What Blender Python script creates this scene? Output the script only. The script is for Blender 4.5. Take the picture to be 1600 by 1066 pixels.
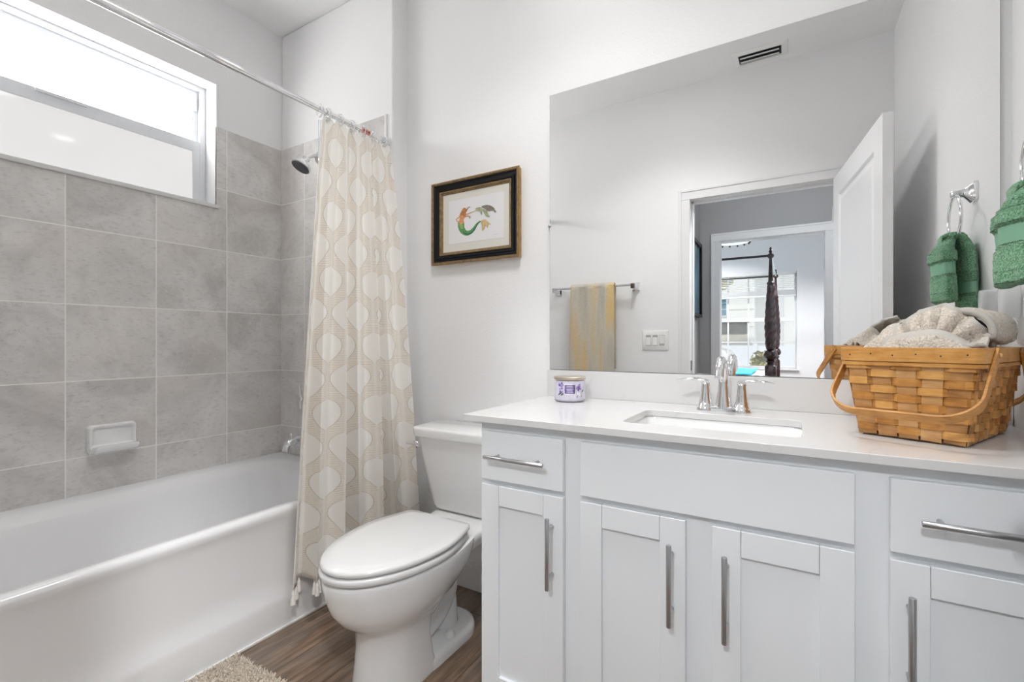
import bpy, bmesh, math, random
from mathutils import Vector, Matrix, noise
random.seed(7)
PI = math.pi
sc = bpy.context.scene
for o in list(bpy.data.objects): bpy.data.objects.remove(o)
COL = sc.collection

# ------------------------------------------------------------------ camera, world, light, exposure
F_PX, YAW, HCAM = 732.5, math.radians(30.857), 1.09
cam_d = bpy.data.cameras.new('camera'); cam = bpy.data.objects.new('camera', cam_d); COL.objects.link(cam)
cam_d.sensor_width = 36.0; cam_d.lens = 36.0 * F_PX / 1600.0
cam_d.shift_y = 1.4 / 1600.0
cam_d.clip_start = 0.01; cam_d.clip_end = 200
cam.location = (0, 0, HCAM); cam.rotation_euler = (PI/2, 0, YAW)
sc.camera = cam
sc.view_settings.view_transform = 'Standard'; sc.view_settings.look = 'None'
sc.view_settings.gamma = 1.0; sc.view_settings.use_curve_mapping = False
sc.view_settings.exposure = 0.20
try:
    sc.cycles.max_bounces = 14; sc.cycles.diffuse_bounces = 7; sc.cycles.glossy_bounces = 6
    sc.cycles.transmission_bounces = 8; sc.cycles.transparent_max_bounces = 12
    sc.cycles.sample_clamp_indirect = 6.0
except Exception: pass

world = bpy.data.worlds.new('world'); sc.world = world; world.use_nodes = True
wn = world.node_tree.nodes['Background']; wn.inputs[0].default_value = (0.90, 0.95, 1.0, 1); wn.inputs[1].default_value = 1.25
sun_d = bpy.data.lights.new('sun', 'SUN'); sun_d.energy = 1.6; sun_d.angle = 0.01; sun_d.color = (1, .96, .9)
sun = bpy.data.objects.new('sun', sun_d); COL.objects.link(sun); sun.rotation_euler = (math.radians(38), 0, math.radians(-155))

CAN_POWER = 0.65       # W per recessed downlight over the vanity
FILL_PANEL_POWER = 8.0  # W of the fill panel added to the bathroom ceiling
FILL_SPOT_A, FILL_SPOT_B = 7.8, 10.5         # added fill spots in the hall, out of view, shining in through the doorway
HALL_FILL_POWER, BED_FILL_POWER = 0.6, 74.0  # added fill lamps in the hall and bedroom, out of view
PANE_TOP, PANE_LOW = 12.0, 0.52      # daylight coming through the frosted panes

# ------------------------------------------------------------------ materials
def lin(r, g, b):
    f = lambda c: (c/255)/12.92 if c/255 <= .04045 else (((c/255)+.055)/1.055)**2.4
    return (f(r), f(g), f(b), 1)

def new_mat(name):
    m = bpy.data.materials.new(name); m.use_nodes = True
    nt = m.node_tree
    return m, nt, nt.nodes['Principled BSDF']

def N(nt, t, **kw):
    n = nt.nodes.new(t)
    for k, v in kw.items():
        if k.startswith('i_'):
            key = k[2:]
            key = int(key) if key.isdigit() else key.replace('_', ' ')
            n.inputs[key].default_value = v
        else: setattr(n, k, v)
    return n
def LK(nt, a, b): nt.links.new(a, b)
def MA(nt, op, a, b=None, c=None):
    n = nt.nodes.new('ShaderNodeMath'); n.operation = op
    for i, x in enumerate((a, b, c)):
        if x is None: continue
        if isinstance(x, (int, float)): n.inputs[i].default_value = x
        else: nt.links.new(x, n.inputs[i])
    return n.outputs[0]
def MIX(nt, fac, a, b):
    n = nt.nodes.new('ShaderNodeMix'); n.data_type = 'RGBA'
    if isinstance(fac, (int, float)): n.inputs[0].default_value = fac
    else: nt.links.new(fac, n.inputs[0])
    for i, x in ((6, a), (7, b)):
        if isinstance(x, tuple): n.inputs[i].default_value = x
        else: nt.links.new(x, n.inputs[i])
    return n.outputs[2]
def RAMP(nt, fac, stops):
    n = nt.nodes.new('ShaderNodeValToRGB'); e = n.color_ramp.elements
    e[0].position, e[0].color = stops[0]; e[1].position, e[1].color = stops[-1]
    for p, c in stops[1:-1]:
        x = e.new(p); x.color = c
    nt.links.new(fac, n.inputs[0]); return n.outputs[0]
def objcoord(nt): return N(nt, 'ShaderNodeTexCoord').outputs['Object']
def bump(nt, p, height, strength, dist=.001):
    b = N(nt, 'ShaderNodeBump'); b.inputs['Strength'].default_value = strength; b.inputs['Distance'].default_value = dist
    LK(nt, height, b.inputs['Height']); LK(nt, b.outputs[0], p.inputs['Normal']); return b

def mat(name, col, rough=.5, metal=0, spec=.5, bump_scale=0, bump_str=0, bump_dist=.001, vary=0, vscale=20, coat=0):
    m, nt, p = new_mat(name)
    p.inputs['Base Color'].default_value = col; p.inputs['Roughness'].default_value = rough
    p.inputs['Metallic'].default_value = metal; p.inputs['Specular IOR Level'].default_value = spec
    p.inputs['Coat Weight'].default_value = coat; p.inputs['Coat Roughness'].default_value = .05
    co = None
    if bump_scale:
        co = objcoord(nt); n = N(nt, 'ShaderNodeTexNoise', i_Scale=bump_scale, i_Detail=3.0); LK(nt, co, n.inputs[0])
        bump(nt, p, n.outputs[0], bump_str, bump_dist)
    if vary:
        co = co or objcoord(nt); n = N(nt, 'ShaderNodeTexNoise', i_Scale=vscale, i_Detail=4.0); LK(nt, co, n.inputs[0])
        d = tuple(c*(1-vary) for c in col[:3]) + (1,)
        l = tuple(min(1, c*(1+vary)) for c in col[:3]) + (1,)
        LK(nt, RAMP(nt, n.outputs[0], [(.3, d), (.7, l)]), p.inputs['Base Color'])
    return m

M = {}
M['wall'] = mat('wall_paint', (.84, .84, .845, 1), .55, bump_scale=120, bump_str=.45, bump_dist=.0018, spec=.3)
M['ceiling'] = mat('ceiling_paint', (.87, .87, .875, 1), .8, bump_scale=90, bump_str=.3, bump_dist=.002, spec=.2)
M['hall'] = mat('hall_paint_shaded', (.40, .40, .405, 1), .7, bump_scale=120, bump_str=.3)  # white paint, darkened so the hall reads as dimly lit
M['bedroom'] = mat('bedroom_paint', (.80, .80, .82, 1), .7, bump_scale=120, bump_str=.2)
M['trim'] = mat('trim_paint', (.80, .80, .81, 1), .3, bump_scale=30, bump_str=.02)
M['door'] = mat('door_paint', (.80, .80, .81, 1), .28, bump_scale=30, bump_str=.03)
M['cabinet'] = mat('cabinet_paint', (.83, .855, .88, 1), .38, bump_scale=60, bump_str=.02)
M['gap'] = mat('cabinet_shadow_gap', (.25, .25, .26, 1), .8)
M['ceramic'] = mat('glazed_ceramic', (.86, .86, .86, 1), .07, spec=.5, coat=.4, bump_scale=4, bump_str=.02)
M['tub'] = mat('tub_enamel', (.84, .84, .85, 1), .16, spec=.5, bump_scale=4, bump_str=.01)
M['seat'] = mat('toilet_seat_plastic', (.75, .75, .75, 1), .12, bump_scale=5, bump_str=.01)
M['chrome'] = mat('polished_chrome', (.86, .86, .88, 1), .06, 1, bump_scale=3, bump_str=.005)
M['nickel'] = mat('brushed_nickel', (.48, .48, .49, 1), .28, 1, bump_scale=200, bump_str=.05)
M['vinyl'] = mat('window_vinyl', (.74, .76, .79, 1), .35, bump_scale=20, bump_str=.02)
M['black'] = mat('black_rubber', (.02, .02, .022, 1), .5, bump_scale=80, bump_str=.05)
M['plastic'] = mat('white_plastic', (.82, .82, .81, 1), .3, bump_scale=40, bump_str=.02)
M['caulk'] = mat('white_caulk', (.82, .82, .80, 1), .6, bump_scale=60, bump_str=.05)
M['dark'] = mat('dark_slot', (.03, .03, .035, 1), .7, bump_scale=60, bump_str=.05)
M['greyrubber'] = mat('grey_nozzle_rubber', (.06, .06, .065, 1), .45, bump_scale=500, bump_str=.4)
M['mahogany'] = mat('dark_mahogany', (.035, .014, .017, 1), .22, vary=.4, vscale=12, spec=.7)
M['iron'] = mat('dark_rail', (.02, .018, .018, 1), .4, bump_scale=40, bump_str=.05)

def terry(name, c1, c2, scale=260, strength=1.0, dist=.004):
    m, nt, p = new_mat(name)
    co = objcoord(nt)
    n = N(nt, 'ShaderNodeTexNoise', i_Scale=scale, i_Detail=2.0); LK(nt, co, n.inputs[0])
    LK(nt, RAMP(nt, n.outputs[0], [(.35, c1), (.65, c2)]), p.inputs['Base Color'])
    bump(nt, p, n.outputs[0], strength, dist)
    p.inputs['Roughness'].default_value = .95; p.inputs['Specular IOR Level'].default_value = .1
    p.inputs['Sheen Weight'].default_value = .3
    return m
M['green'] = terry('green_terry', (.10, .26, .13, 1), (.26, .50, .32, 1), 250)
M['greenband'] = mat('green_flat_weave', (.22, .44, .30, 1), .8, bump_scale=420, bump_str=.5)
M['beige'] = terry('beige_terry', (.50, .43, .36, 1), (.72, .65, .57, 1), 230)
M['beigehem'] = mat('beige_hem_weave', (.50, .47, .43, 1), .85, bump_scale=380, bump_str=.5)
M['rug'] = terry('beige_shag', (.52, .44, .36, 1), (.76, .68, .58, 1), 120)

# bar towel: greyish beige with golden vertical streaks
m, nt, p = new_mat('gold_streaked_terry'); M['bartowel'] = m
co = objcoord(nt); mp = N(nt, 'ShaderNodeMapping'); mp.inputs['Scale'].default_value = (1, 1, .10); LK(nt, co, mp.inputs[0])
n1 = N(nt, 'ShaderNodeTexNoise', i_Scale=15.0, i_Detail=1.0); LK(nt, mp.outputs[0], n1.inputs[0])
n2 = N(nt, 'ShaderNodeTexNoise', i_Scale=240.0, i_Detail=2.0); LK(nt, co, n2.inputs[0])
base = RAMP(nt, n1.outputs[0], [(.34, (.52, .49, .42, 1)), (.47, (.64, .59, .49, 1)), (.56, (.66, .55, .38, 1)), (.66, (.74, .54, .24, 1))])
LK(nt, MIX(nt, MA(nt, 'MULTIPLY', n2.outputs[0], .35), base, (.36, .32, .25, 1)), p.inputs['Base Color'])
p.inputs['Roughness'].default_value = .95; bump(nt, p, n2.outputs[0], .9, .004)

def tile_mat(name, axis, off_h, pitch_h, off_z, pitch_z):
    m, nt, p = new_mat(name)
    co = objcoord(nt); sp = N(nt, 'ShaderNodeSeparateXYZ'); LK(nt, co, sp.inputs[0])
    h = MA(nt, 'DIVIDE', MA(nt, 'SUBTRACT', sp.outputs[axis], off_h), pitch_h)
    z = MA(nt, 'DIVIDE', MA(nt, 'SUBTRACT', sp.outputs[2], off_z), pitch_z)
    ih, iz = MA(nt, 'FLOOR', h), MA(nt, 'FLOOR', z)
    fh, fz = MA(nt, 'FRACT', h), MA(nt, 'FRACT', z)
    def edge(fv, pitch): return MA(nt, 'MULTIPLY', MA(nt, 'SUBTRACT', .5, MA(nt, 'ABSOLUTE', MA(nt, 'SUBTRACT', fv, .5))), pitch)
    d = MA(nt, 'MINIMUM', edge(fh, pitch_h), edge(fz, pitch_z))
    grout = MA(nt, 'LESS_THAN', d, .0023)
    cid = N(nt, 'ShaderNodeCombineXYZ'); LK(nt, ih, cid.inputs[0]); LK(nt, iz, cid.inputs[1])
    wnz = N(nt, 'ShaderNodeTexWhiteNoise'); LK(nt, cid.outputs[0], wnz.inputs[0])
    off = N(nt, 'ShaderNodeVectorMath', operation='MULTIPLY_ADD'); LK(nt, wnz.outputs['Color'], off.inputs[0])
    off.inputs[1].default_value = (7, 7, 7); LK(nt, co, off.inputs[2])
    a = N(nt, 'ShaderNodeTexNoise', i_Scale=4.0, i_Detail=8.0, i_Roughness=.62, i_Distortion=.6); LK(nt, off.outputs[0], a.inputs[0])
    mp = N(nt, 'ShaderNodeMapping'); mp.inputs['Scale'].default_value = (1, 1, 2.6); LK(nt, off.outputs[0], mp.inputs[0])
    b = N(nt, 'ShaderNodeTexNoise', i_Scale=42.0, i_Detail=6.0, i_Roughness=.7); LK(nt, mp.outputs[0], b.inputs[0])
    c = N(nt, 'ShaderNodeTexNoise', i_Scale=2.1, i_Detail=3.0); LK(nt, off.outputs[0], c.inputs[0])
    c1 = RAMP(nt, a.outputs[0], [(.32, lin(190, 188, 186)), (.5, lin(214, 212, 210)), (.68, lin(230, 228, 226))])
    c2 = MIX(nt, MA(nt, 'MULTIPLY', RAMP(nt, b.outputs[0], [(.52, (0, 0, 0, 1)), (.75, (1, 1, 1, 1))]), .55), c1, lin(146, 144, 141))
    c3 = MIX(nt, MA(nt, 'MULTIPLY', RAMP(nt, c.outputs[0], [(.45, (0, 0, 0, 1)), (.7, (1, 1, 1, 1))]), .45), c2, lin(210, 201, 195))
    # thin pale veins
    v = N(nt, 'ShaderNodeTexNoise', i_Scale=3.0, i_Detail=3.0, i_Distortion=1.4); LK(nt, off.outputs[0], v.inputs[0])
    vein = MA(nt, 'LESS_THAN', MA(nt, 'ABSOLUTE', MA(nt, 'SUBTRACT', v.outputs[0], .60)), .0035)
    c4 = MIX(nt, MA(nt, 'MULTIPLY', vein, .45), c3, lin(222, 218, 212))
    LK(nt, MIX(nt, grout, c4, lin(240, 238, 235)), p.inputs['Base Color'])
    hh = MA(nt, 'ADD', MA(nt, 'MULTIPLY', MA(nt, 'MINIMUM', MA(nt, 'DIVIDE', d, .003), 1.0), 1.0), MA(nt, 'MULTIPLY', b.outputs[0], .25))
    bump(nt, p, hh, .5, .0015)
    p.inputs['Roughness'].default_value = .42
    return m
M['tile_left'] = tile_mat('stone_tile_long_side', 1, .683, .3075, 2.163, .3075)
M['tile_end'] = tile_mat('stone_tile_end', 0, -2.2506, .3, 2.163, .3075)

# wood plank floor
m, nt, p = new_mat('brown_wood_planks'); M['floor'] = m
co = objcoord(nt); sp = N(nt, 'ShaderNodeSeparateXYZ'); LK(nt, co, sp.inputs[0])
px = MA(nt, 'DIVIDE', MA(nt, 'ADD', sp.outputs[0], 1.47), .18); ix = MA(nt, 'FLOOR', px); fx = MA(nt, 'FRACT', px)
py = MA(nt, 'ADD', MA(nt, 'DIVIDE', sp.outputs[1], 1.22), MA(nt, 'MULTIPLY', ix, .37)); iy = MA(nt, 'FLOOR', py); fy = MA(nt, 'FRACT', py)
ed = MA(nt, 'MINIMUM', MA(nt, 'MULTIPLY', MA(nt, 'SUBTRACT', .5, MA(nt, 'ABSOLUTE', MA(nt, 'SUBTRACT', fx, .5))), .18),
        MA(nt, 'MULTIPLY', MA(nt, 'SUBTRACT', .5, MA(nt, 'ABSOLUTE', MA(nt, 'SUBTRACT', fy, .5))), 1.22))
cid = N(nt, 'ShaderNodeCombineXYZ'); LK(nt, ix, cid.inputs[0]); LK(nt, iy, cid.inputs[1])
wnz = N(nt, 'ShaderNodeTexWhiteNoise'); LK(nt, cid.outputs[0], wnz.inputs[0])
off = N(nt, 'ShaderNodeVectorMath', operation='MULTIPLY_ADD'); LK(nt, wnz.outputs['Color'], off.inputs[0]); off.inputs[1].default_value = (5, 5, 5); LK(nt, co, off.inputs[2])
mp = N(nt, 'ShaderNodeMapping'); mp.inputs['Scale'].default_value = (14, 1.1, 1); LK(nt, off.outputs[0], mp.inputs[0])
g = N(nt, 'ShaderNodeTexNoise', i_Scale=3.2, i_Detail=9.0, i_Roughness=.65, i_Distortion=.5); LK(nt, mp.outputs[0], g.inputs[0])
mp2 = N(nt, 'ShaderNodeMapping'); mp2.inputs['Scale'].default_value = (3.2, .8, 1); LK(nt, off.outputs[0], mp2.inputs[0])
g2 = N(nt, 'ShaderNodeTexNoise', i_Scale=3.0, i_Detail=4.0); LK(nt, mp2.outputs[0], g2.inputs[0])
c1 = RAMP(nt, g.outputs[0], [(.3, lin(68, 54, 45)), (.48, lin(120, 98, 81)), (.68, lin(168, 143, 120))])
c2 = MIX(nt, MA(nt, 'MULTIPLY', RAMP(nt, g2.outputs[0], [(.42, (0, 0, 0, 1)), (.62, (1, 1, 1, 1))]), .6), c1, lin(136, 128, 120))
c3 = MIX(nt, MA(nt, 'MULTIPLY', wnz.outputs['Value'], .35), c2, lin(88, 70, 57))
LK(nt, MIX(nt, MA(nt, 'LESS_THAN', ed, .0012), c3, lin(50, 40, 34)), p.inputs['Base Color'])
p.inputs['Roughness'].default_value = .42; bump(nt, p, g.outputs[0], .15, .001)

# quartz counter
m, nt, p = new_mat('white_quartz'); M['quartz'] = m
co = objcoord(nt)
a = N(nt, 'ShaderNodeTexNoise', i_Scale=4.5, i_Detail=8.0, i_Distortion=1.2); LK(nt, co, a.inputs[0])
vein = MA(nt, 'LESS_THAN', MA(nt, 'ABSOLUTE', MA(nt, 'SUBTRACT', a.outputs[0], .5)), .010)
b = N(nt, 'ShaderNodeTexNoise', i_Scale=300.0, i_Detail=2.0); LK(nt, co, b.inputs[0])
c = N(nt, 'ShaderNodeTexNoise', i_Scale=8.0, i_Detail=4.0); LK(nt, co, c.inputs[0])
vm = MA(nt, 'MULTIPLY', vein, MA(nt, 'MULTIPLY', RAMP(nt, c.outputs[0], [(.52, (0, 0, 0, 1)), (.66, (1, 1, 1, 1))]), .5))
cc = MIX(nt, MA(nt, 'MULTIPLY', RAMP(nt, b.outputs[0], [(.55, (0, 0, 0, 1)), (.75, (1, 1, 1, 1))]), .12), (.70, .695, .69, 1), (.58, .58, .59, 1))
LK(nt, MIX(nt, MA(nt, 'MULTIPLY', vm, .6), cc, (.52, .52, .55, 1)), p.inputs['Base Color']); p.inputs['Roughness'].default_value = .12

# mirror glass
M['mirror'] = mat('mirror_silver', (.93, .935, .935, 1), .0, 1)
M['mirror_edge'] = mat('mirror_edge', (.25, .28, .28, 1), .2, .3, bump_scale=30, bump_str=.02)

def glow(name, col, strength, rough=.3, base=(.8, .8, .8, 1)):
    m, nt, p = new_mat(name)
    co = objcoord(nt); n = N(nt, 'ShaderNodeTexNoise', i_Scale=2.0); LK(nt, co, n.inputs[0])
    p.inputs['Base Color'].default_value = base; p.inputs['Roughness'].default_value = rough
    LK(nt, RAMP(nt, n.outputs[0], [(0, tuple(c*.985 for c in col[:3])+(1,)), (1, col)]), p.inputs['Emission Color'])
    p.inputs['Emission Strength'].default_value = strength
    return m
M['pane_top'] = glow('frosted_pane_bright', (1, 1, .985, 1), PANE_TOP, .08, (.5, .5, .5, 1))
M['pane_low'] = glow('frosted_pane_behind_screen', (1, .985, .97, 1), PANE_LOW, .05, (.3, .3, .3, 1))

# clear vinyl liner
m, nt, p = new_mat('clear_vinyl'); M['liner'] = m
tr = N(nt, 'ShaderNodeBsdfTransparent'); tr.inputs[0].default_value = (.93, .95, .97, 1)
p.inputs['Base Color'].default_value = (.80, .84, .88, 1); p.inputs['Roughness'].default_value = .12
lw = N(nt, 'ShaderNodeLayerWeight'); lw.inputs[0].default_value = .35
mx = N(nt, 'ShaderNodeMixShader'); fac = MA(nt, 'MINIMUM', MA(nt, 'ADD', .12, MA(nt, 'MULTIPLY', lw.outputs['Facing'], .75)), .9)
LK(nt, fac, mx.inputs[0]); LK(nt, tr.outputs[0], mx.inputs[1]); LK(nt, p.outputs[0], mx.inputs[2])
LK(nt, mx.outputs[0], nt.nodes['Material Output'].inputs[0])
def clear(name, tint, a):
    m, nt, p = new_mat(name)
    tr = N(nt, 'ShaderNodeBsdfTransparent'); tr.inputs[0].default_value = tint
    p.inputs['Base Color'].default_value = (.9, .9, .9, 1); p.inputs['Roughness'].default_value = .05
    mx = N(nt, 'ShaderNodeMixShader'); mx.inputs[0].default_value = a
    LK(nt, tr.outputs[0], mx.inputs[1]); LK(nt, p.outputs[0], mx.inputs[2]); LK(nt, mx.outputs[0], nt.nodes['Material Output'].inputs[0])
    return m
M['clear'] = clear('clear_plastic', (.95, .96, .97, 1), .35)
M['glass'] = clear('window_glass', (.97, .98, .98, 1), .06)

# shower curtain fabric (UV in metres)
m, nt, p = new_mat('cream_lantern_fabric'); M['curtain'] = m
uv = N(nt, 'ShaderNodeTexCoord').outputs['UV']; sp = N(nt, 'ShaderNodeSeparateXYZ'); LK(nt, uv, sp.inputs[0])
A_, B_ = .098, .268
def lantern(uo, vo):
    fx = MA(nt, 'MULTIPLY', MA(nt, 'SUBTRACT', MA(nt, 'FRACT', MA(nt, 'DIVIDE', MA(nt, 'ADD', sp.outputs[0], uo), 2*A_)), .5), 2.0)   # in column pitches
    fy = MA(nt, 'SUBTRACT', MA(nt, 'FRACT', MA(nt, 'DIVIDE', MA(nt, 'ADD', sp.outputs[1], vo), B_)), .5)
    ax = MA(nt, 'DIVIDE', MA(nt, 'ABSOLUTE', fx), .76)
    rup = MA(nt, 'ADD', ax, MA(nt, 'POWER', MA(nt, 'MAXIMUM', MA(nt, 'DIVIDE', fy, .225), 0), 2.6))
    rdn = MA(nt, 'ADD', ax, MA(nt, 'POWER', MA(nt, 'MAXIMUM', MA(nt, 'DIVIDE', fy, -.270), 0), 1.7))
    return MA(nt, 'MAXIMUM', rup, rdn), MA(nt, 'LESS_THAN', MA(nt, 'ABSOLUTE', fx), .075)
r1, st1 = lantern(0, 0); r2, st2 = lantern(A_, B_/2)
r = MA(nt, 'MINIMUM', r1, r2); stem = MA(nt, 'MAXIMUM', st1, st2)
motif = MA(nt, 'MAXIMUM', MA(nt, 'LESS_THAN', r, 1.0), MA(nt, 'MULTIPLY', stem, .6))
outl = MA(nt, 'MULTIPLY', MA(nt, 'LESS_THAN', MA(nt, 'ABSOLUTE', MA(nt, 'SUBTRACT', r, 1.02)), .035), MA(nt, 'SUBTRACT', 1.0, stem))
stripe = MA(nt, 'GREATER_THAN', MA(nt, 'FRACT', MA(nt, 'DIVIDE', sp.outputs[1], .0070)), .60)
nz = N(nt, 'ShaderNodeTexNoise', i_Scale=70.0, i_Detail=2.0); LK(nt, uv, nz.inputs[0])
stripe = MA(nt, 'MULTIPLY', stripe, RAMP(nt, nz.outputs[0], [(.3, (.45, .45, .45, 1)), (.6, (1, 1, 1, 1))]))
bg = MIX(nt, stripe, (.93, .885, .82, 1), (.77, .70, .62, 1))
cc = MIX(nt, motif, bg, (.955, .935, .90, 1)); cc = MIX(nt, MA(nt, 'MULTIPLY', outl, .38), cc, (.46, .40, .33, 1))
LK(nt, cc, p.inputs['Base Color']); p.inputs['Roughness'].default_value = .9; p.inputs['Specular IOR Level'].default_value = .15
wv = N(nt, 'ShaderNodeTexNoise', i_Scale=500.0); LK(nt, uv, wv.inputs[0]); bump(nt, p, wv.outputs[0], .25, .0008)
tl = N(nt, 'ShaderNodeBsdfTranslucent'); LK(nt, cc, tl.inputs[0])
mx = N(nt, 'ShaderNodeMixShader'); mx.inputs[0].default_value = .12
LK(nt, p.outputs[0], mx.inputs[1]); LK(nt, tl.outputs[0], mx.inputs[2]); LK(nt, mx.outputs[0], nt.nodes['Material Output'].inputs[0])
M['tassel'] = mat('cotton_tassel', (.85, .82, .77, 1), .9, bump_scale=300, bump_str=.4)

# basket wood: tone varies per strip
def strip_mat(name, dark, mid, light):
    m, nt, p = new_mat(name)
    ge = N(nt, 'ShaderNodeNewGeometry'); co = objcoord(nt)
    mp = N(nt, 'ShaderNodeMapping'); mp.inputs['Scale'].default_value = (20, 20, 160); LK(nt, co, mp.inputs[0])
    n = N(nt, 'ShaderNodeTexNoise', i_Scale=1.6, i_Detail=5.0); LK(nt, mp.outputs[0], n.inputs[0])
    n2 = N(nt, 'ShaderNodeTexNoise', i_Scale=26.0, i_Detail=2.0); LK(nt, co, n2.inputs[0])
    t = MA(nt, 'ADD', MA(nt, 'MULTIPLY', ge.outputs['Random Per Island'], .30), MA(nt, 'ADD', MA(nt, 'MULTIPLY', n.outputs[0], .35), MA(nt, 'MULTIPLY', n2.outputs[0], .4)))
    LK(nt, RAMP(nt, t, [(.30, dark), (.52, mid), (.78, light)]), p.inputs['Base Color'])
    p.inputs['Roughness'].default_value = .42; bump(nt, p, n.outputs[0], .2, .001)
    return m
M['basket'] = strip_mat('honey_maple_strip', (.26, .10, .018, 1), (.52, .235, .052, 1), (.74, .41, .13, 1))
M['upright'] = strip_mat('pale_maple_upright', (.34, .155, .045, 1), (.56, .29, .10, 1), (.72, .44, .20, 1))
M['basketin'] = mat('basket_bottom_wood', (.16, .07, .02, 1), .6, vary=.3)

M['frame_black'] = mat('black_moulding', (.006, .006, .009, 1), .35, spec=.25, bump_scale=40, bump_str=.03)
M['frame_gold'] = mat('antique_gold', (.25, .165, .08, 1), .4, .5, vary=.3, vscale=60)
M['frame_side'] = mat('ochre_frame_side', (.40, .22, .05, 1), .45, .2, vary=.3, vscale=60)
M['mat_board'] = mat('mat_board', (.70, .68, .62, 1), .8, bump_scale=200, bump_str=.05)
M['paper'] = mat('print_paper', (.76, .76, .77, 1), .8, bump_scale=200, bump_str=.05)

# ------------------------------------------------------------------ mesh helpers
def box(bm, x0, x1, y0, y1, z0, z1):
    vs = [bm.verts.new((x, y, z)) for x in (x0, x1) for y in (y0, y1) for z in (z0, z1)]
    for f in ((0,1,3,2),(4,6,7,5),(0,4,5,1),(2,3,7,6),(0,2,6,4),(1,5,7,3)): bm.faces.new([vs[i] for i in f])
    return vs
def loft(bm, rings, cap0=True, cap1=True, closed=True):
    R = [[bm.verts.new(p) for p in r] for r in rings]
    n = len(R[0])
    for a, b in zip(R, R[1:]):
        for i in range(n if closed else n-1):
            j = (i+1) % n
            bm.faces.new((a[i], a[j], b[j], b[i]))
    if cap0: bm.faces.new(list(reversed(R[0])))
    if cap1: bm.faces.new(R[-1])
    return R
def rrect(cx, cy, w, d, r, z, n=6):
    r = min(r, w/2-1e-4, d/2-1e-4); out = []
    for k, (sx, sy) in enumerate(((1,1),(-1,1),(-1,-1),(1,-1))):
        ccx, ccy = cx+sx*(w/2-r), cy+sy*(d/2-r)
        for i in range(n+1):
            a = PI/2*k + PI/2*i/n
            out.append(Vector((ccx+r*math.cos(a), ccy+r*math.sin(a), z)))
    return out
def lathe(bm, c, prof, seg=24, axis='z', cap0=True, cap1=True):
    rings = []
    for r, h in prof:
        ring = []
        for i in range(seg):
            a = 2*PI*i/seg
            q = (r*math.cos(a), r*math.sin(a), h)
            if axis == 'x': q = (q[2], q[0], q[1])
            elif axis == 'y': q = (q[1], q[2], q[0])
            ring.append(Vector(c)+Vector(q))
        rings.append(ring)
    return loft(bm, rings, cap0, cap1)
def tube(bm, pts, rad, seg=12, closed=False, flat=1.0):
    pts = [Vector(p) for p in pts]; n = len(pts)
    rad = rad if isinstance(rad, (list, tuple)) else [rad]*n
    tans = []
    for i in range(n):
        a = pts[(i-1) % n] if (closed or i) else pts[0]; b = pts[(i+1) % n] if (closed or i < n-1) else pts[-1]
        tans.append((b-a).normalized())
    ref = Vector((0, 0, 1)) if abs(tans[0].z) < .9 else Vector((1, 0, 0))
    u = tans[0].cross(ref).normalized(); rings = []
    for i in range(n):
        u = (u - tans[i]*u.dot(tans[i])).normalized(); v = tans[i].cross(u)
        rings.append([pts[i] + u*rad[i]*math.cos(2*PI*k/seg) + v*rad[i]*flat*math.sin(2*PI*k/seg) for k in range(seg)])
    if closed: rings.append(rings[0]); R = loft(bm, rings, False, False); bmesh.ops.remove_doubles(bm, verts=bm.verts[:], dist=1e-6)
    else: loft(bm, rings)
def bez(pts, n=24):
    """Catmull-Rom through pts"""
    P = [Vector(p) for p in pts]; P = [P[0]*2-P[1]] + P + [P[-1]*2-P[-2]]; out = []
    seg = len(P)-3
    for s in range(seg):
        p0, p1, p2, p3 = P[s:s+4]
        for i in range(n):
            t = i/n
            out.append(.5*((2*p1)+(p2-p0)*t+(2*p0-5*p1+4*p2-p3)*t*t+(3*p1-p0-3*p2+p3)*t**3))
    out.append(P[-2]); return out
def strip(bm, pts, wdir, w, th):
    """flat bent strip: pts centre line, wdir width direction (Vector or list), th thickness along the normal"""
    pts = [Vector(p) for p in pts]; rings = []
    for i, p in enumerate(pts):
        t = (pts[min(i+1, len(pts)-1)] - pts[max(i-1, 0)]).normalized()
        wd = Vector(wdir[i] if isinstance(wdir, list) else wdir); wd = (wd - t*wd.dot(t)).normalized(); nn = t.cross(wd)
        a, b = wd*w/2, nn*th/2
        rings.append([p+a+b, p-a+b, p-a-b, p+a-b])
    loft(bm, rings)
def prism_xz(bm, poly, y0, y1):
    loft(bm, [[Vector((x, y0, z)) for x, z in poly], [Vector((x, y1, z)) for x, z in poly]])

def sharp(me, ang=35):
    me.polygons.foreach_set('use_smooth', [True]*len(me.polygons)); me.set_sharp_from_angle(angle=math.radians(ang))
def obj(name, bm, m, parent=None, local=False, smooth=35, bevel=0, seg=2, solid=0, subsurf=0):
    bmesh.ops.recalc_face_normals(bm, faces=bm.faces[:])
    me = bpy.data.meshes.new(name); bm.to_mesh(me); bm.free()
    o = bpy.data.objects.new(name, me); COL.objects.link(o)
    for x in (m if isinstance(m, list) else [m]): me.materials.append(M[x] if isinstance(x, str) else x)
    if smooth: sharp(me, smooth)
    if parent is not None:
        o.parent = parent
        if not local:
            root = parent; mtx = Matrix.Identity(4)
            while root is not None:
                mtx = Matrix.LocRotScale(root.location, root.rotation_euler, None) @ mtx; root = root.parent
            me.transform(mtx.inverted())
    if solid: md = o.modifiers.new('solid', 'SOLIDIFY'); md.thickness = solid; md.offset = 0
    if subsurf: md = o.modifiers.new('sub', 'SUBSURF'); md.levels = md.render_levels = subsurf
    if bevel:
        md = o.modifiers.new('bevel', 'BEVEL'); md.width = bevel; md.segments = seg; md.limit_method = 'ANGLE'; md.angle_limit = math.radians(40); md.harden_normals = True
    return o
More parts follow.
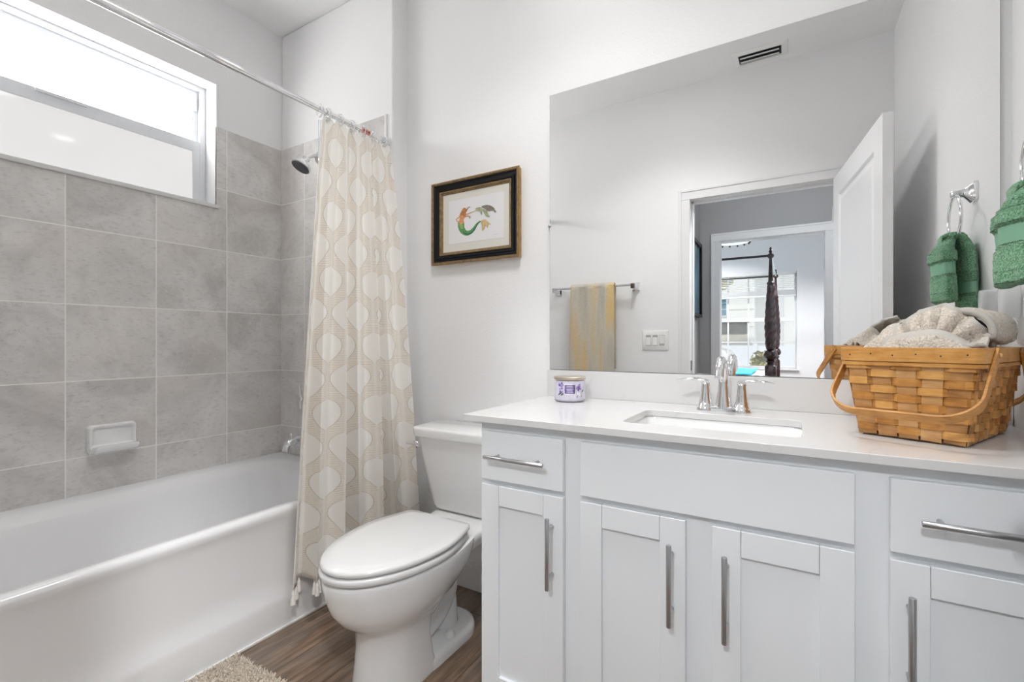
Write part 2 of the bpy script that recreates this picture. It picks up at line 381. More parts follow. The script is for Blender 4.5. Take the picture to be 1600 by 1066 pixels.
def thing(name, label, cat, loc=(0, 0, 0), rotz=0, group=None):
    o = bpy.data.objects.new(name, None); COL.objects.link(o); o.empty_display_size = .05
    o.location = loc; o.rotation_euler = (0, 0, rotz); return tag(o, label, cat, group)
def tag(o, label, cat, group=None, kind=None):
    o['label'] = label; o['category'] = cat
    if group: o['group'] = group
    if kind: o['kind'] = kind
    return o
def struct(o, label=None, cat=None):
    o['kind'] = 'structure'
    if label: o['label'] = label
    if cat: o['category'] = cat
    return o
def yzring(bm, x0, x1, y0, y1, z0, z1, ty, tz0, tz1):
    def r(x, a, b, c): return [Vector((x, y0+a, z0+b)), Vector((x, y1-a, z0+b)), Vector((x, y1-a, z1-c)), Vector((x, y0+a, z1-c))]
    loft(bm, [r(x0, 0, 0, 0), r(x1, 0, 0, 0), r(x1, ty, tz0, tz1), r(x0, ty, tz0, tz1), r(x0, 0, 0, 0)], False, False)
    bmesh.ops.remove_doubles(bm, verts=bm.verts[:], dist=1e-6)
def sbox(name, mat_, boxes, label=None, cat=None, bevel=0, parent=None):
    bm = bmesh.new()
    for b in boxes: box(bm, *b)
    o = obj(name, bm, mat_, parent, bevel=bevel)
    return struct(o, label, cat) if parent is None else o

# ------------------------------------------------------------------ dimensions (metres)
XW, XR = -2.458, .484          # tiled window wall, right wall
YD, YM, YT = .076, 1.692, 1.591  # door wall, mirror wall, shower-end tile face
ZC = 2.806
XE = -1.605                    # right edge of the shower-end wall
def RY(v): return 2*YM - v     # where something seen in the mirror really stands

# ------------------------------------------------------------------ room shell
WX0 = XW - .008
wy0, wy1, wz0, wz1 = .22, 1.247, 1.772, 2.373
sbox('wall_left', 'wall', [(WX0-.16, WX0, -.04, wy0-.004, 0, ZC), (WX0-.16, WX0, wy1+.004, 1.85, 0, ZC), (WX0-.16, WX0, wy0-.004, wy1+.004, 0, wz0-.020), (WX0-.16, WX0, wy0-.004, wy1+.004, wz1+.004, ZC)],
     'white painted wall above the tile around the frosted window', 'wall')
sbox('wall_shower_end', 'wall', [(WX0, XE, YT+.008, 1.85, 0, ZC)], 'white painted wall above the shower head tile', 'wall', bevel=.012)
sbox('wall_vanity', 'wall', [(XE, XR+.12, YM, 1.85, 0, ZC)], 'white textured wall behind toilet, picture and mirror', 'wall')
sbox('wall_right', 'wall', [(XR, XR+.12, YD, YM, 0, ZC), (XR+.12, .84, -.04, YD, 0, ZC)], 'white textured wall right of the vanity carrying the towel ring', 'wall')
DX0, DX1, DZ = -.585, .24, 2.035
sbox('wall_door', 'wall', [(WX0, DX0, -.04, YD, 0, ZC), (DX1, XR+.12, -.04, YD, 0, ZC), (DX0, DX1, -.04, YD, DZ, ZC)],
     'white wall with towel bar and doorway, seen in the mirror', 'wall')
sbox('ceiling', 'ceiling', [(WX0-.16, XR+.12, -.04, 1.85, ZC, ZC+.1)], 'flat white bathroom ceiling', 'ceiling')
sbox('floor', 'floor', [(-2.7, 1.6, -4.4, 1.85, -.1, 0)], 'brown wood plank floor', 'floor')
# tile skins
sbox('wall_tile_left', 'tile_left', [(WX0, XW, YD-.0, YT, .455, wz0), (WX0, XW, wy1, YT, wz0, 2.163), (WX0, XW, YD, wy0, wz0, 2.163)],
     'grey stone tile on the long tub wall under the window', 'tiled wall')
sbox('wall_tile_end', 'tile_end', [(XW, -1.654, YT, YT+.008, 0, 2.163)], 'grey stone tile behind the shower head', 'tiled wall')
sbox('wall_tile_foot', 'tile_end', [(XW, -1.654, YD, YD+.008, .455, 2.163)], 'grey stone tile at the foot of the tub', 'tiled wall')
sbox('trim_1', 'caulk', [(-1.654, -1.640, YT-.001, YT+.010, 0, 2.166)], 'pale bullnose edge at the end of the shower tile', 'tile edge', bevel=.003)
bmt = bmesh.new(); tube(bmt, [(XE, YM-.0, .001), (XE, YM, .002)], .0005, 4)
bmt.free()
def baseboard(name, x0, x1, y0, y1, label):
    bm = bmesh.new(); box(bm, x0, x1, y0, y1, 0, .105)
    if abs(x1-x0) > abs(y1-y0): box(bm, x0, x1, y0+.005, y1, .105, .125)
    else: box(bm, x0+.003, x1-.003, y0, y1, .105, .125)
    struct(obj(name, bm, 'trim', bevel=.003), label, 'baseboard')
baseboard('baseboard_vanity', XE+.001, -.80, YM-.016, YM, 'white baseboard behind the toilet')
baseboard('baseboard_door', -1.62, DX0-.08, YD, YD+.016, 'white baseboard under the towel bar')
sbox('trim_2', 'caulk', [(-1.667, -1.660, .085, YT-.004, 0, .006)], 'white caulk line along the foot of the tub', 'caulk line')

# ------------------------------------------------------------------ frosted window
win = thing('window_1', 'wide frosted sash window high on the tiled wall', 'window', (XW-.06, (wy0+wy1)/2, wz0)); win['kind'] = 'structure'
XF = XW - .100
bm = bmesh.new()       # painted reveal round the opening
for b in ((WX0-.155, XW-.0005, wy1, wy1+.0038, wz0, wz1), (WX0-.155, XW-.0005, wy0-.0038, wy0, wz0, wz1), (WX0-.155, WX0+.001, wy0-.0038, wy1+.0038, wz1, wz1+.0038)): box(bm, *b)
obj('window_reveal', bm, 'trim', win)
bm = bmesh.new(); yzring(bm, XF-.045, XF, wy0+.0005, wy1-.0005, wz0+.0005, wz1-.0005, .026, .014, .020); obj('window_frame', bm, 'vinyl', win, bevel=.002)
ux = XF-.022
bm = bmesh.new(); yzring(bm, ux-.018, ux, wy0+.022, wy1-.022, 2.045, wz1-.016, .030, .030, .030)
s_up = obj('upper_sash', bm, 'vinyl', win, bevel=.002)
bm = bmesh.new(); box(bm, ux-.013, ux-.008, wy0+.040, wy1-.040, 2.06, wz1-.034); obj('pane', bm, 'pane_top', s_up)['label'] = 'bright frosted upper pane'
lx = XF-.002
bm = bmesh.new(); yzring(bm, lx-.019, lx, wy0+.024, wy1-.024, wz0+.010, 2.096, .034, .018, .054)
box(bm, lx+.0005, lx+.006, .62, .78, 2.080, 2.094)
s_lo = obj('lower_sash', bm, 'vinyl', win, bevel=.002)
bm = bmesh.new(); box(bm, lx-.014, lx-.009, wy0+.045, wy1-.045, wz0+.020, 2.055); obj('pane', bm, 'pane_low', s_lo)['label'] = 'frosted lower pane reflecting a ceiling light'
bm = bmesh.new(); box(bm, ux+.0005, ux+.012, wy1-.050, wy1-.036, 2.250, 2.335); obj('sash_stop', bm, 'plastic', win, bevel=.002)
bm = bmesh.new(); box(bm, WX0-.15, XW+.012, wy0-.012, wy1+.012, wz0-.020, wz0); obj('window_sill', bm, 'quartz', win, bevel=.004)

# ------------------------------------------------------------------ bathtub
tub = thing('bathtub', 'white alcove bathtub under the frosted window', 'bathtub', (-2.06, .83, 0))
tx0, tx1, ty0, ty1 = XW+.001, -1.667, YD+.010, YT-.002
def tring(l, r_, b, t, z, rad, zl=None, n=10):
    cx, cy, w, d = (tx0+l+tx1-r_)/2, (ty0+b+ty1-t)/2, (tx1-r_)-(tx0+l), (ty1-t)-(ty0+b)
    ring = rrect(cx, cy, w, d, rad, z, n)
    if zl is not None:      # rim leans from the wall side (zl) to the room side (z)
        for v in ring: v.z = z + (zl-z)*max(0, min(1, (tx1-v.x)/(tx1-tx0)))
    return ring
rings = [tring(0, 0, 0, 0, .0, .003), tring(0, 0, 0, 0, .100, .003), tring(0, .004, 0, 0, .122, .003), tring(0, .016, 0, 0, .150, .003), tring(0, .018, 0, 0, .20, .003),
         tring(0, .016, 0, 0, .385, .003), tring(0, .006, 0, 0, .420, .003), tring(0, .0, 0, 0, .438, .003), tring(0, .003, 0, 0, .450, .004, .466),
         tring(.0, .012, 0, 0, .456, .006, .474), tring(.002, .022, .004, .004, .457, .01, .474),
         tring(.045, .046, .05, .05, .456, .11, .468), tring(.060, .052, .06, .065, .450, .13, .461), tring(.066, .056, .07, .072, .441, .13, .450),
         tring(.075, .062, .08, .082, .432, .13, .440), tring(.084, .066, .10, .092, .420, .13, .426), tring(.090, .072, .13, .10, .39, .13),
         tring(.12, .10, .22, .13, .20, .14), tring(.15, .13, .28, .16, .13, .14), tring(.20, .18, .33, .21, .105, .12)]
bm = bmesh.new(); loft(bm, rings, False, True); obj('tub_body', bm, 'tub', tub, smooth=50)
bm = bmesh.new(); lathe(bm, (-2.08, 1.30, .104), [(.035, 0), (.035, .003), (.028, .005), (.006, .006)], 20); obj('drain', bm, 'chrome', tub)
bm = bmesh.new(); lathe(bm, (-2.08, 1.478, .31), [(.036, 0), (.036, -.008), (.028, -.013), (.004, -.014)], 20, 'y'); obj('overflow_plate', bm, 'chrome', tub)

# ------------------------------------------------------------------ soap dish
sd = thing('soap_dish', 'white ceramic soap dish set on the grey tile', 'soap dish', (XW, .83, .63))
bm = bmesh.new()
def sring(x, w, h, cz, r): return [Vector((x, .830+v.x, cz+v.y)) for v in rrect(0, 0, w, h, r, 0, 6)]
loft(bm, [sring(XW, .168, .118, .690, .016), sring(XW+.012, .166, .116, .690, .018), sring(XW+.020, .156, .106, .690, .016), sring(XW+.018, .138, .088, .692, .012), sring(XW+.008, .128, .078, .692, .01)])
sb = obj('back_plate', bm, 'ceramic', sd, smooth=60)
bm = bmesh.new(); prof = [(0, .634), (0, .668), (.014, .664), (.034, .656), (.050, .658), (.060, .668), (.068, .668), (.070, .660), (.060, .646), (.036, .634), (.016, .630)]
ys = [.751+.158*i/14 for i in range(15)]
rings = []
for i, y in enumerate(ys):
    e = min(1, min(i, 14-i)/2.5+.72)
    rings.append([Vector((XW+.008+px_*e, y, .634+(pz-.634)*(.6+.4*e))) for px_, pz in prof])
loft(bm, rings); obj('tray', bm, 'ceramic', sd, smooth=60)
for i in range(8):
    bm = bmesh.new(); lathe(bm, (XW+.046, .775+i*.0155, .658), [(.005, 0), (.0045, .004), (.001, .0055)], 8); obj('bump', bm, 'ceramic', sb if False else sd, smooth=60)

# ------------------------------------------------------------------ shower head, valve, spout
sh = thing('overhead_shower', 'chrome shower head on a bent arm above the tub', 'shower head', (-2.12, YT, 2.056))
bm = bmesh.new(); lathe(bm, (-2.12, YT, 2.056), [(.038, 0), (.037, -.006), (.026, -.013), (.013, -.015)], 24, 'y'); obj('flange', bm, 'chrome', sh, smooth=60)
hd = Vector((-2.105, 1.497, 2.012)); dirn = Vector((-.12, -.48, -.87)).normalized()
bm = bmesh.new(); tube(bm, bez([(-2.12, YT-.006, 2.056), (-2.12, 1.560, 2.054), (-2.113, 1.525, 2.036), hd], 8), .0105, 12); obj('arm', bm, 'chrome', sh, smooth=60)
def along(c, d, prof, seg=28):
    u = d.cross(Vector((1, 0, 0))).normalized(); v = d.cross(u)
    return [[c + d*h + (u*math.cos(2*PI*k/seg)+v*math.sin(2*PI*k/seg))*r for k in range(seg)] for r, h in prof]
bm = bmesh.new(); loft(bm, along(hd, dirn, [(.012, -.012), (.018, -.004), (.018, .010), (.024, .020), (.044, .036), (.050, .046), (.050, .052), (.045, .055)])); obj('bell', bm, 'chrome', sh, smooth=50)
bm = bmesh.new(); loft(bm, along(hd, dirn, [(.0455, .0535), (.044, .057), (.036, .056), (.034, .058), (.022, .057), (.020, .059), (.004, .058)])); obj('spray_face', bm, 'greyrubber', sh, smooth=40)
tv = thing('shower_valve', 'chrome shower lever handle above the tub spout', 'shower valve', (-2.15, YT, .80))
bm = bmesh.new(); lathe(bm, (-2.15, YT, .80), [(.085, 0), (.083, -.006), (.05, -.012), (.03, -.03), (.027, -.06), (.02, -.066)], 28, 'y'); obj('escutcheon', bm, 'chrome', tv, smooth=50)
bm = bmesh.new(); tube(bm, bez([(-2.15, YT-.060, .80), (-2.155, YT-.085, .812), (-2.16, YT-.088, .850), (-2.16, YT-.085, .872)], 6), [.011]*6+[.009]*6+[.007]*7, 10); tube(bm, bez([(-2.15, YT-.060, .80), (-2.152, YT-.086, .79), (-2.155, YT-.086, .75)], 6), [.009]*13, 10); obj('lever', bm, 'chrome', tv, smooth=60)
sp_ = thing('tub_spout', 'chrome tub spout with diverter knob on the end tile', 'tub spout', (-2.15, YT, .60))
bm = bmesh.new(); pts = bez([(-2.15, YT, .592), (-2.15, YT-.06, .592), (-2.15, YT-.125, .589), (-2.15, YT-.160, .572), (-2.15, YT-.168, .545)], 7)
tube(bm, pts, [.031]*7+[.029]*7+[.026]*7+[.022]*8, 16); obj('spout_body', bm, 'chrome', sp_, smooth=60)
bm = bmesh.new(); lathe(bm, (-2.15, YT-.142, .606), [(.003, 0), (.003, .014), (.007, .016), (.008, .022), (.005, .027)], 12); obj('diverter_knob', bm, 'chrome', sp_, smooth=60)

# ------------------------------------------------------------------ curtain rod, rings, curtain, liner
XROD, ZROD = -1.630, 2.026
rod = thing('curtain_rod', 'chrome shower curtain rod spanning the tub alcove', 'curtain rod', (XROD, .83, ZROD))
bm = bmesh.new(); tube(bm, [(XROD, YD+.02, ZROD), (XROD, .9, ZROD)], .0128, 16); obj('thick_tube', bm, 'chrome', rod, smooth=60)
bm = bmesh.new(); tube(bm, [(XROD, .88, ZROD), (XROD, YT-.012, ZROD)], .0112, 16); obj('thin_tube', bm, 'chrome', rod, smooth=60)
for y, s in ((YT, -1), (YD+.008, 1)):
    bm = bmesh.new(); lathe(bm, (XROD, y, ZROD), [(.024, 0), (.024, s*.006), (.018, s*.016), (.014, s*.026)], 20, 'y'); obj('end_cap', bm, 'clear', rod, smooth=60)
M['redmark'] = mat('red_rod_patch', (.75, .32, .26, 1), .5, vary=.2); M['darkmark'] = mat('dark_spot', (.06, .01, .01, 1), .5, bump_scale=50, bump_str=.01)
# small red patch wrapped on the tube
bm = bmesh.new(); rg = []
for y in (1.430, 1.476): rg.append([Vector((XROD+.0117*math.cos(a), y, ZROD+.0117*math.sin(a))) for a in [math.radians(-75+130*i/8) for i in range(9)]])
loft(bm, rg, False, False, False); lb = obj('rod_patch', bm, 'redmark', rod, solid=.0004); lb['label'] = 'small red patch with dark dots'
for k in range(3):
    bm = bmesh.new(); a = math.radians(-12); c = Vector((XROD+.0122*math.cos(a), 1.440+k*.013, ZROD+.0122*math.sin(a))); n_ = Vector((math.cos(a), 0, math.sin(a)))
    loft(bm, along(c, n_, [(.0038, -.0006), (.0038, .0004)], 10)); obj('dark_dot', bm, 'darkmark', lb)

cur = thing('shower_curtain', 'cream shower curtain with lantern pattern hanging from the rod', 'shower curtain', (-1.60, 1.36, .17))
NS, NH, NF = 420, 90, 6.0
ZTOP, ZBOT = 2.014, .172
def curt(s, h):
    ph = 2*PI*NF*s+1.9
    e = h**.8
    yt, yb = 1.226+.358*s, 1.082+.534*s
    y = yt+(yb-yt)*e
    xb = XROD+.006+(.022+.110*s**1.3)*e
    amp = .014+.037*e
    lean = ph+.75*math.sin(ph+.4)
    x = xb + amp*(math.sin(lean)*.75+.55*math.sin(ph*.5+1.1+.8*h)+.22*math.sin(ph*1.5+2.3*h)*h)
    y += (.006+.010*e)*math.cos(ph+.3)
    y = min(y, YM-.03)
    z = ZTOP+(ZBOT-ZTOP)*h
    tophang = (1-h)**14
    z -= .024*tophang*(.5+.5*math.cos(2*PI*NF*s))          # sags between the rings
    if x < -1.652 and z < .60: x = -1.652
    return Vector((x, y, z))
bm = bmesh.new(); uvl = bm.loops.layers.uv.new('UVMap')
G = [[curt(i/NS, (j/NH)) for i in range(NS+1)] for j in range(NH+1)]
U = [0.0]
mid = G[int(NH*.6)]
for i in range(NS): U.append(U[-1]+(mid[i+1]-mid[i]).length)
V = [[bm.verts.new(p) for p in r] for r in G]
for j in range(NH):
    for i in range(NS):
        f = bm.faces.new((V[j][i], V[j][i+1], V[j+1][i+1], V[j+1][i]))
        for lp, (a, b) in zip(f.loops, ((i, j), (i+1, j), (i+1, j+1), (i, j+1))): lp[uvl].uv = (U[a], G[b][a].z)
obj('curtain_cloth', bm, 'curtain', cur, smooth=180, solid=.0016)
print('curtain cloth width', U[-1])
NT = 26
for k in range(NT):
    q = curt((k+.4)/NT, 1.0); bm = bmesh.new()
    lathe(bm, q+Vector((0, 0, -.058)), [(.003, 0), (.0095, .003), (.0075, .026), (.0055, .034), (.0062, .042), (.0035, .048), (.0014, .053), (.0013, .064)], 9)
    for v in bm.verts: v.co += Vector((random.uniform(-.001, .001), random.uniform(-.001, .001), 0))
    obj('tassel', bm, 'tassel', cur, smooth=60)
for k in range(9):
    s = (k+.5)/NF if k < 6 else (.003, .08, .93)[k-6]
    q = curt(s, 0.0)
    tw = random.uniform(-.5, .5)
    bm = bmesh.new(); cx, cz, rr = XROD, ZROD-.006, .0215
    pts = [(cx+rr*math.sin(2*PI*i/24)*math.cos(tw*.3), q.y+rr*math.sin(2*PI*i/24)*math.sin(tw*.3), cz+rr*1.12*math.cos(2*PI*i/24)) for i in range(24)]
    tube(bm, pts, .0032, 8, closed=True)
    r0 = obj('curtain_ring', bm, 'clear', smooth=60); tag(r0, 'clear plastic curtain ring holding the cream curtain on the rod', 'curtain ring', 'clear rings on the shower rod')
ln = thing('shower_liner', 'clear vinyl shower liner hanging inside the tub behind the curtain', 'shower liner', (-1.70, 1.35, .3))
bm = bmesh.new(); rows = []
for j in range(41):
    h = j/40; row = []
    for i in range(91):
        s = i/90
        x = -1.664-.095*min(1, h*1.05)+(.010+.012*h)*math.sin(2*PI*4.5*s+.9*h)
        y = 1.236+.33*s+.060*h*(1-s)+.006*math.cos(2*PI*9*s)
        row.append(bm.verts.new((x, y, 2.0-1.62*h)))
    rows.append(row)
for a, b in zip(rows, rows[1:]):
    for i in range(90): bm.faces.new((a[i], a[i+1], b[i+1], b[i]))
obj('liner_sheet', bm, 'liner', ln, smooth=180)
bm = bmesh.new(); tube(bm, [rows_p for rows_p in [(-1.664-.095*min(1, j/40*1.05)+(.010+.012*j/40)*math.sin(.9*j/40), 1.236+.060*j/40+.006, 2.0-1.62*j/40) for j in range(41)]], .0018, 6)
obj('edge_hem', bm, 'clear', ln, smooth=60)

# ------------------------------------------------------------------ toilet
TX = -1.130
toi = thing('toilet', 'white two piece toilet between tub and vanity', 'toilet', (TX, 1.25, 0))
def egg(cx, yb, yf, hw, z, n=40, sq=2.0, back=.82):
    """elongated bowl outline: elliptical front, gently narrowing back with a nearly straight rear edge"""
    L = yb-yf; side = []; K = n//2
    for i in range(K+1):
        a = PI*.5*min(1, i/(K*.62))
        if i <= K*.62: t, w = .62*(1-math.cos(a)), hw*math.sin(a)
        else:
            q = (i-K*.62)/(K*.38)
            if q < .6: t = .62+.34*(q/.6); w = hw*(1-(1-back)*((t-.62)/.34)**1.6*.85)
            else:
                b = (q-.6)/.4*PI/2; w0 = hw*(1-(1-back)*.85); rc = min(.055, w0*.45)
                t = 1-.04*(1-math.sin(b)); w = (w0-rc)+rc*math.cos(b) if q < .999 else 0
        side.append((w, yf+L*t))
    side = side[:-1]
    right = [Vector((cx+w, y, z)) for w, y in side]; left = [Vector((cx-w, y, z)) for w, y in reversed(side[1:])]
    return right+[Vector((cx, yb, z))]+left
# bowl + pedestal: one lofted china body
bm = bmesh.new()
body = [(.000, 1.225, .985, .112, .97), (.012, 1.225, .983, .113, .97), (.06, 1.215, .992, .106, .97), (.13, 1.205, .998, .101, .97), (.185, 1.21, .996, .102, .97), (.205, 1.225, .985, .110, .95), (.225, 1.255, .958, .126, .9), (.25, 1.295, .930, .146, .85),
        (.285, 1.335, .905, .163, .82), (.32, 1.375, .892, .174, .80), (.355, 1.385, .884, .181, .80), (.378, 1.39, .880, .184, .80), (.388, 1.39, .883, .182, .80), (.391, 1.38, .892, .173, .80)]
loft(bm, [egg(TX, yb, yf, hw, z, 48, back=bk) for z, yb, yf, hw, bk in body]); obj('bowl', bm, 'ceramic', toi, smooth=60)
# rear deck under the tank, blending out of the bowl
bm = bmesh.new()
def deck(y, hw, zt, zb): return [Vector((TX+hw*math.copysign(min(1, abs(c)**.35), c)*(1 if s > 0 else .86), y, (zt+zb)/2+(zt-zb)/2*math.copysign(abs(s)**.35, s))) for c, s in [(math.cos(2*PI*i/24+.01), math.sin(2*PI*i/24+.01)) for i in range(24)]]
loft(bm, [deck(1.27, .165, .391, .30), deck(1.34, .150, .392, .300), deck(1.42, .140, .394, .305), deck(1.52, .158, .396, .330), deck(1.600, .168, .396, .345), deck(1.662, .168, .396, .345)]); obj('rear_deck', bm, 'ceramic', toi, smooth=60)
# foot plate
bm = bmesh.new(); 
loft(bm, [rrect(TX, 1.310, w, d, r, z, 8) for w, d, r, z in ((.226, .385, .105, 0), (.226, .385, .105, .022), (.216, .375, .10, .034), (.19, .35, .09, .040))]); obj('foot', bm, 'ceramic', toi, smooth=60)
# exposed trapway
bm = bmesh.new()
tp = [(1.20, .055, .045), (1.28, .085, .050), (1.345, .115, .052), (1.392, .155, .047), (1.412, .205, .041), (1.440, .255, .043), (1.445, .300, .047), (1.405, .330, .048), (1.35, .325, .048)]
cl = bez([(TX, y, z) for y, z, r in tp], 7); rr_ = bez([(r, 0, 0) for y, z, r in tp], 7)
tube(bm, cl, [r.x for r in rr_], 20)
tube(bm, [(TX, 1.385, .02), (TX, 1.387, .07), (TX, 1.390, .13), (TX, 1.396, .17)], [.058, .052, .047, .035], 20); obj('trapway', bm, 'ceramic', toi, smooth=60)
bm = bmesh.new(); lathe(bm, (TX, 1.235, .235), [(.002, -.115)]+[(.098*math.sin(PI*k/12), -.115*math.cos(PI*k/12)) for k in range(1, 12)]+[(.002, .115)], 28); obj('bowl_sump', bm, 'ceramic', toi, smooth=60)
for sx in (-1, 1):
    bm = bmesh.new(); lathe(bm, (TX+sx*.080, 1.325, .038), [(.019, 0), (.019, .006), (.016, .016), (.008, .022), (.001, .023)], 16); o = obj('bolt_cap', bm, 'plastic', toi, smooth=60)
# tank
def tank(z, w, yb, yf, r): return [Vector((v.x, v.y - (.014*(1-((v.x-TX)/(w/2))**2) if v.y < (yb+yf)/2 else 0), v.z)) for v in rrect(TX+.005, (yb+yf)/2, w, yb-yf, r, z, 8)]
bm = bmesh.new(); loft(bm, [tank(.396, .30, 1.655, 1.520, .03), tank(.405, .335, 1.660, 1.510, .04), tank(.42, .350, 1.662, 1.503, .045), tank(.50, .384, 1.666, 1.495, .045), tank(.60, .424, 1.668, 1.485, .042), tank(.70, .464, 1.670, 1.477, .04)]); obj('tank', bm, 'ceramic', toi, smooth=60)
bm = bmesh.new(); loft(bm, [tank(.697, .476, 1.674, 1.474, .035), tank(.700, .490, 1.676, 1.466, .035), tank(.728, .494, 1.677, 1.463, .035), tank(.735, .490, 1.676, 1.466, .035), tank(.738, .472, 1.668, 1.476, .03)]); obj('tank_lid', bm, 'ceramic', toi, smooth=60)
bm = bmesh.new(); lathe(bm, (TX-.215, 1.484, .664), [(.016, 0), (.016, -.012), (.012, -.018), (.004, -.020)], 18, 'y'); tube(bm, bez([(TX-.215, 1.474, .664), (TX-.235, 1.468, .666), (TX-.262, 1.470, .664)], 6), .0055, 10); obj('flush_lever', bm, 'chrome', toi, smooth=60)
# seat and lid
bm = bmesh.new(); loft(bm, [egg(TX, 1.352, .878, .184, .397, 56, back=.76), egg(TX, 1.356, .873, .188, .402, 56, back=.76), egg(TX, 1.356, .873, .188, .413, 56, back=.76), egg(TX, 1.352, .878, .184, .418, 56, back=.76)]); obj('seat', bm, 'seat', toi, smooth=50)
bm = bmesh.new(); loft(bm, [egg(TX, 1.366, .880, .182, .4225, 56, back=.76), egg(TX, 1.370, .876, .186, .427, 56, back=.76), egg(TX, 1.370, .877, .186, .434, 56, back=.76), egg(TX, 1.366, .883, .180, .440, 56, back=.76), egg(TX, 1.34, .925, .145, .4425, 56, back=.76), egg(TX, 1.25, 1.05, .06, .4432, 56, back=.76)]); obj('seat_lid', bm, 'seat', toi, smooth=50)
for sx in (-1, 1):
    bm = bmesh.new(); tube(bm, [(TX+sx*.05, 1.372, .421), (TX+sx*.125, 1.372, .421)], .013, 12); box(bm, TX+sx*.088-.022, TX+sx*.088+.022, 1.362, 1.398, .396, .418); obj('hinge', bm, 'seat', toi, bevel=.003)

# ------------------------------------------------------------------ vanity cabinet
vx0, vx1 = -.791, XR-.003
YF, YFR = 1.130, 1.148       # door faces, face frame
van = thing('vanity_cabinet', 'white shaker bathroom vanity cabinet with bar handles', 'cabinet', (-.16, 1.4, 0))
bm = bmesh.new(); box(bm, vx0+.0185, vx1, YFR+.0195, YM-.0015, .10, .70); box(bm, vx0+.0185, vx1, YFR+.0705, YM-.0015, .001, .10)
box(bm, vx0+.0185, -.45, YFR+.0195, YM-.0015, .70, .8565); box(bm, .09, vx1, YFR+.0195, YM-.0015, .70, .8565); obj('carcass', bm, 'cabinet', van)
bm = bmesh.new()
box(bm, vx0, vx1, YFR, YFR+.019, .10, .857); box(bm, vx0, vx0+.018, YFR+.019, YM-.001, 0, .857)
obj('face_frame', bm, 'cabinet', van, bevel=.001)
bm = bmesh.new(); box(bm, vx0+.019, vx1, YFR+.055, YFR+.07, 0, .10); obj('toe_kick', bm, 'cabinet', van)
def bar(name, parent, p0, p1, inset=.030):
    p0, p1 = Vector(p0), Vector(p1); d = (p1-p0).normalized()
    bm = bmesh.new(); tube(bm, [p0, p0+d*.001, p1-d*.001, p1], [.0052, .006, .006, .0052], 14)
    for q in (p0+d*inset, p1-d*inset): tube(bm, [q, Vector((q.x, YF+.0005, q.z))], .0046, 10)
    o = obj(name, bm, 'nickel', parent, smooth=50); o['label'] = 'brushed nickel bar handle'; return o
YH = 1.098
def drawer(name, x0, x1, hx=None):
    bm = bmesh.new(); box(bm, x0, x1, YF, YFR-.001, .692, .832); o = obj(name, bm, 'cabinet', van, bevel=.0025)
    if hx: bar('bar_handle', o, (hx[0], YH, .764), (hx[1], YH, .764))
    return o
def door(x0, x1, hx):
    z0, z1, s = .072, .678, .058
    bm = bmesh.new()
    for b in ((x0, x0+s, YF, YFR-.001, z0, z1), (x1-s, x1, YF, YFR-.001, z0, z1)): box(bm, *b)
    for b in ((x0+s+.0006, x1-s-.0006, YF+.0006, YFR-.001, z1-s, z1-.0003), (x0+s+.0006, x1-s-.0006, YF+.0006, YFR-.001, z0+.0003, z0+s)): box(bm, *b)
    o = obj('door', bm, 'cabinet', van, bevel=.0016)
    bm = bmesh.new(); box(bm, x0+s-.002, x1-s+.002, YF+.010, YF+.014, z0+s-.002, z1-s+.002); obj('door_panel', bm, 'cabinet', o)
    bar('bar_handle', o, (hx, YH, .627), (hx, YH, .440))
drawer('drawer', -.779, -.519, (-.750, -.562))
drawer('false_drawer_front', -.471, .106)
drawer('drawer', .160, .420, (.200, .392))
door(-.779, -.519, -.550); door(-.471, -.211, -.241); door(-.154, .106, -.125); door(.160, .420, .187)

# countertop with sink cut-out
ct = thing('vanity_countertop', 'white quartz vanity countertop with short backsplash', 'countertop', (-.18, 1.4, .857))
cx0, cx1, cy0, cy1, cz0, cz1 = -.836, XR-.002, 1.115, YM-.001, .858, .877
SX0, SX1, SY0, SY1 = -.392, .022, 1.222, 1.490
bm = bmesh.new()
inn = rrect((SX0+SX1)/2, (SY0+SY1)/2, SX1-SX0, SY1-SY0, .028, 0, 8)
c0 = Vector(((SX0+SX1)/2, (SY0+SY1)/2, 0)); out_ = []
for v in inn:
    d = v-c0; t = 1e9
    if d.x > 1e-9: t = min(t, (cx1-c0.x)/d.x)
    if d.x < -1e-9: t = min(t, (cx0-c0.x)/d.x)
    if d.y > 1e-9: t = min(t, (cy1-c0.y)/d.y)
    if d.y < -1e-9: t = min(t, (cy0-c0.y)/d.y)
    out_.append(c0+d*t)
# put a vertex exactly on each outer corner
for corner in ((cx0, cy0), (cx1, cy0), (cx0, cy1), (cx1, cy1)):
    i = min(range(len(out_)), key=lambda k: (out_[k]-Vector((*corner, 0))).length); out_[i] = Vector((*corner, 0))
zz = lambda r, z: [Vector((v.x, v.y, z)) for v in r]
R = loft(bm, [zz(out_, cz0), zz(out_, cz1), zz(inn, cz1), zz(inn, cz0), zz(out_, cz0)], False, False)
bmesh.ops.remove_doubles(bm, verts=bm.verts[:], dist=1e-5)
obj('slab', bm, 'quartz', ct, smooth=30, bevel=.0018)
bm = bmesh.new(); box(bm, cx0, cx1, YM-.019, YM-.001, cz1, .979); obj('backsplash', bm, 'quartz', ct, bevel=.0015)

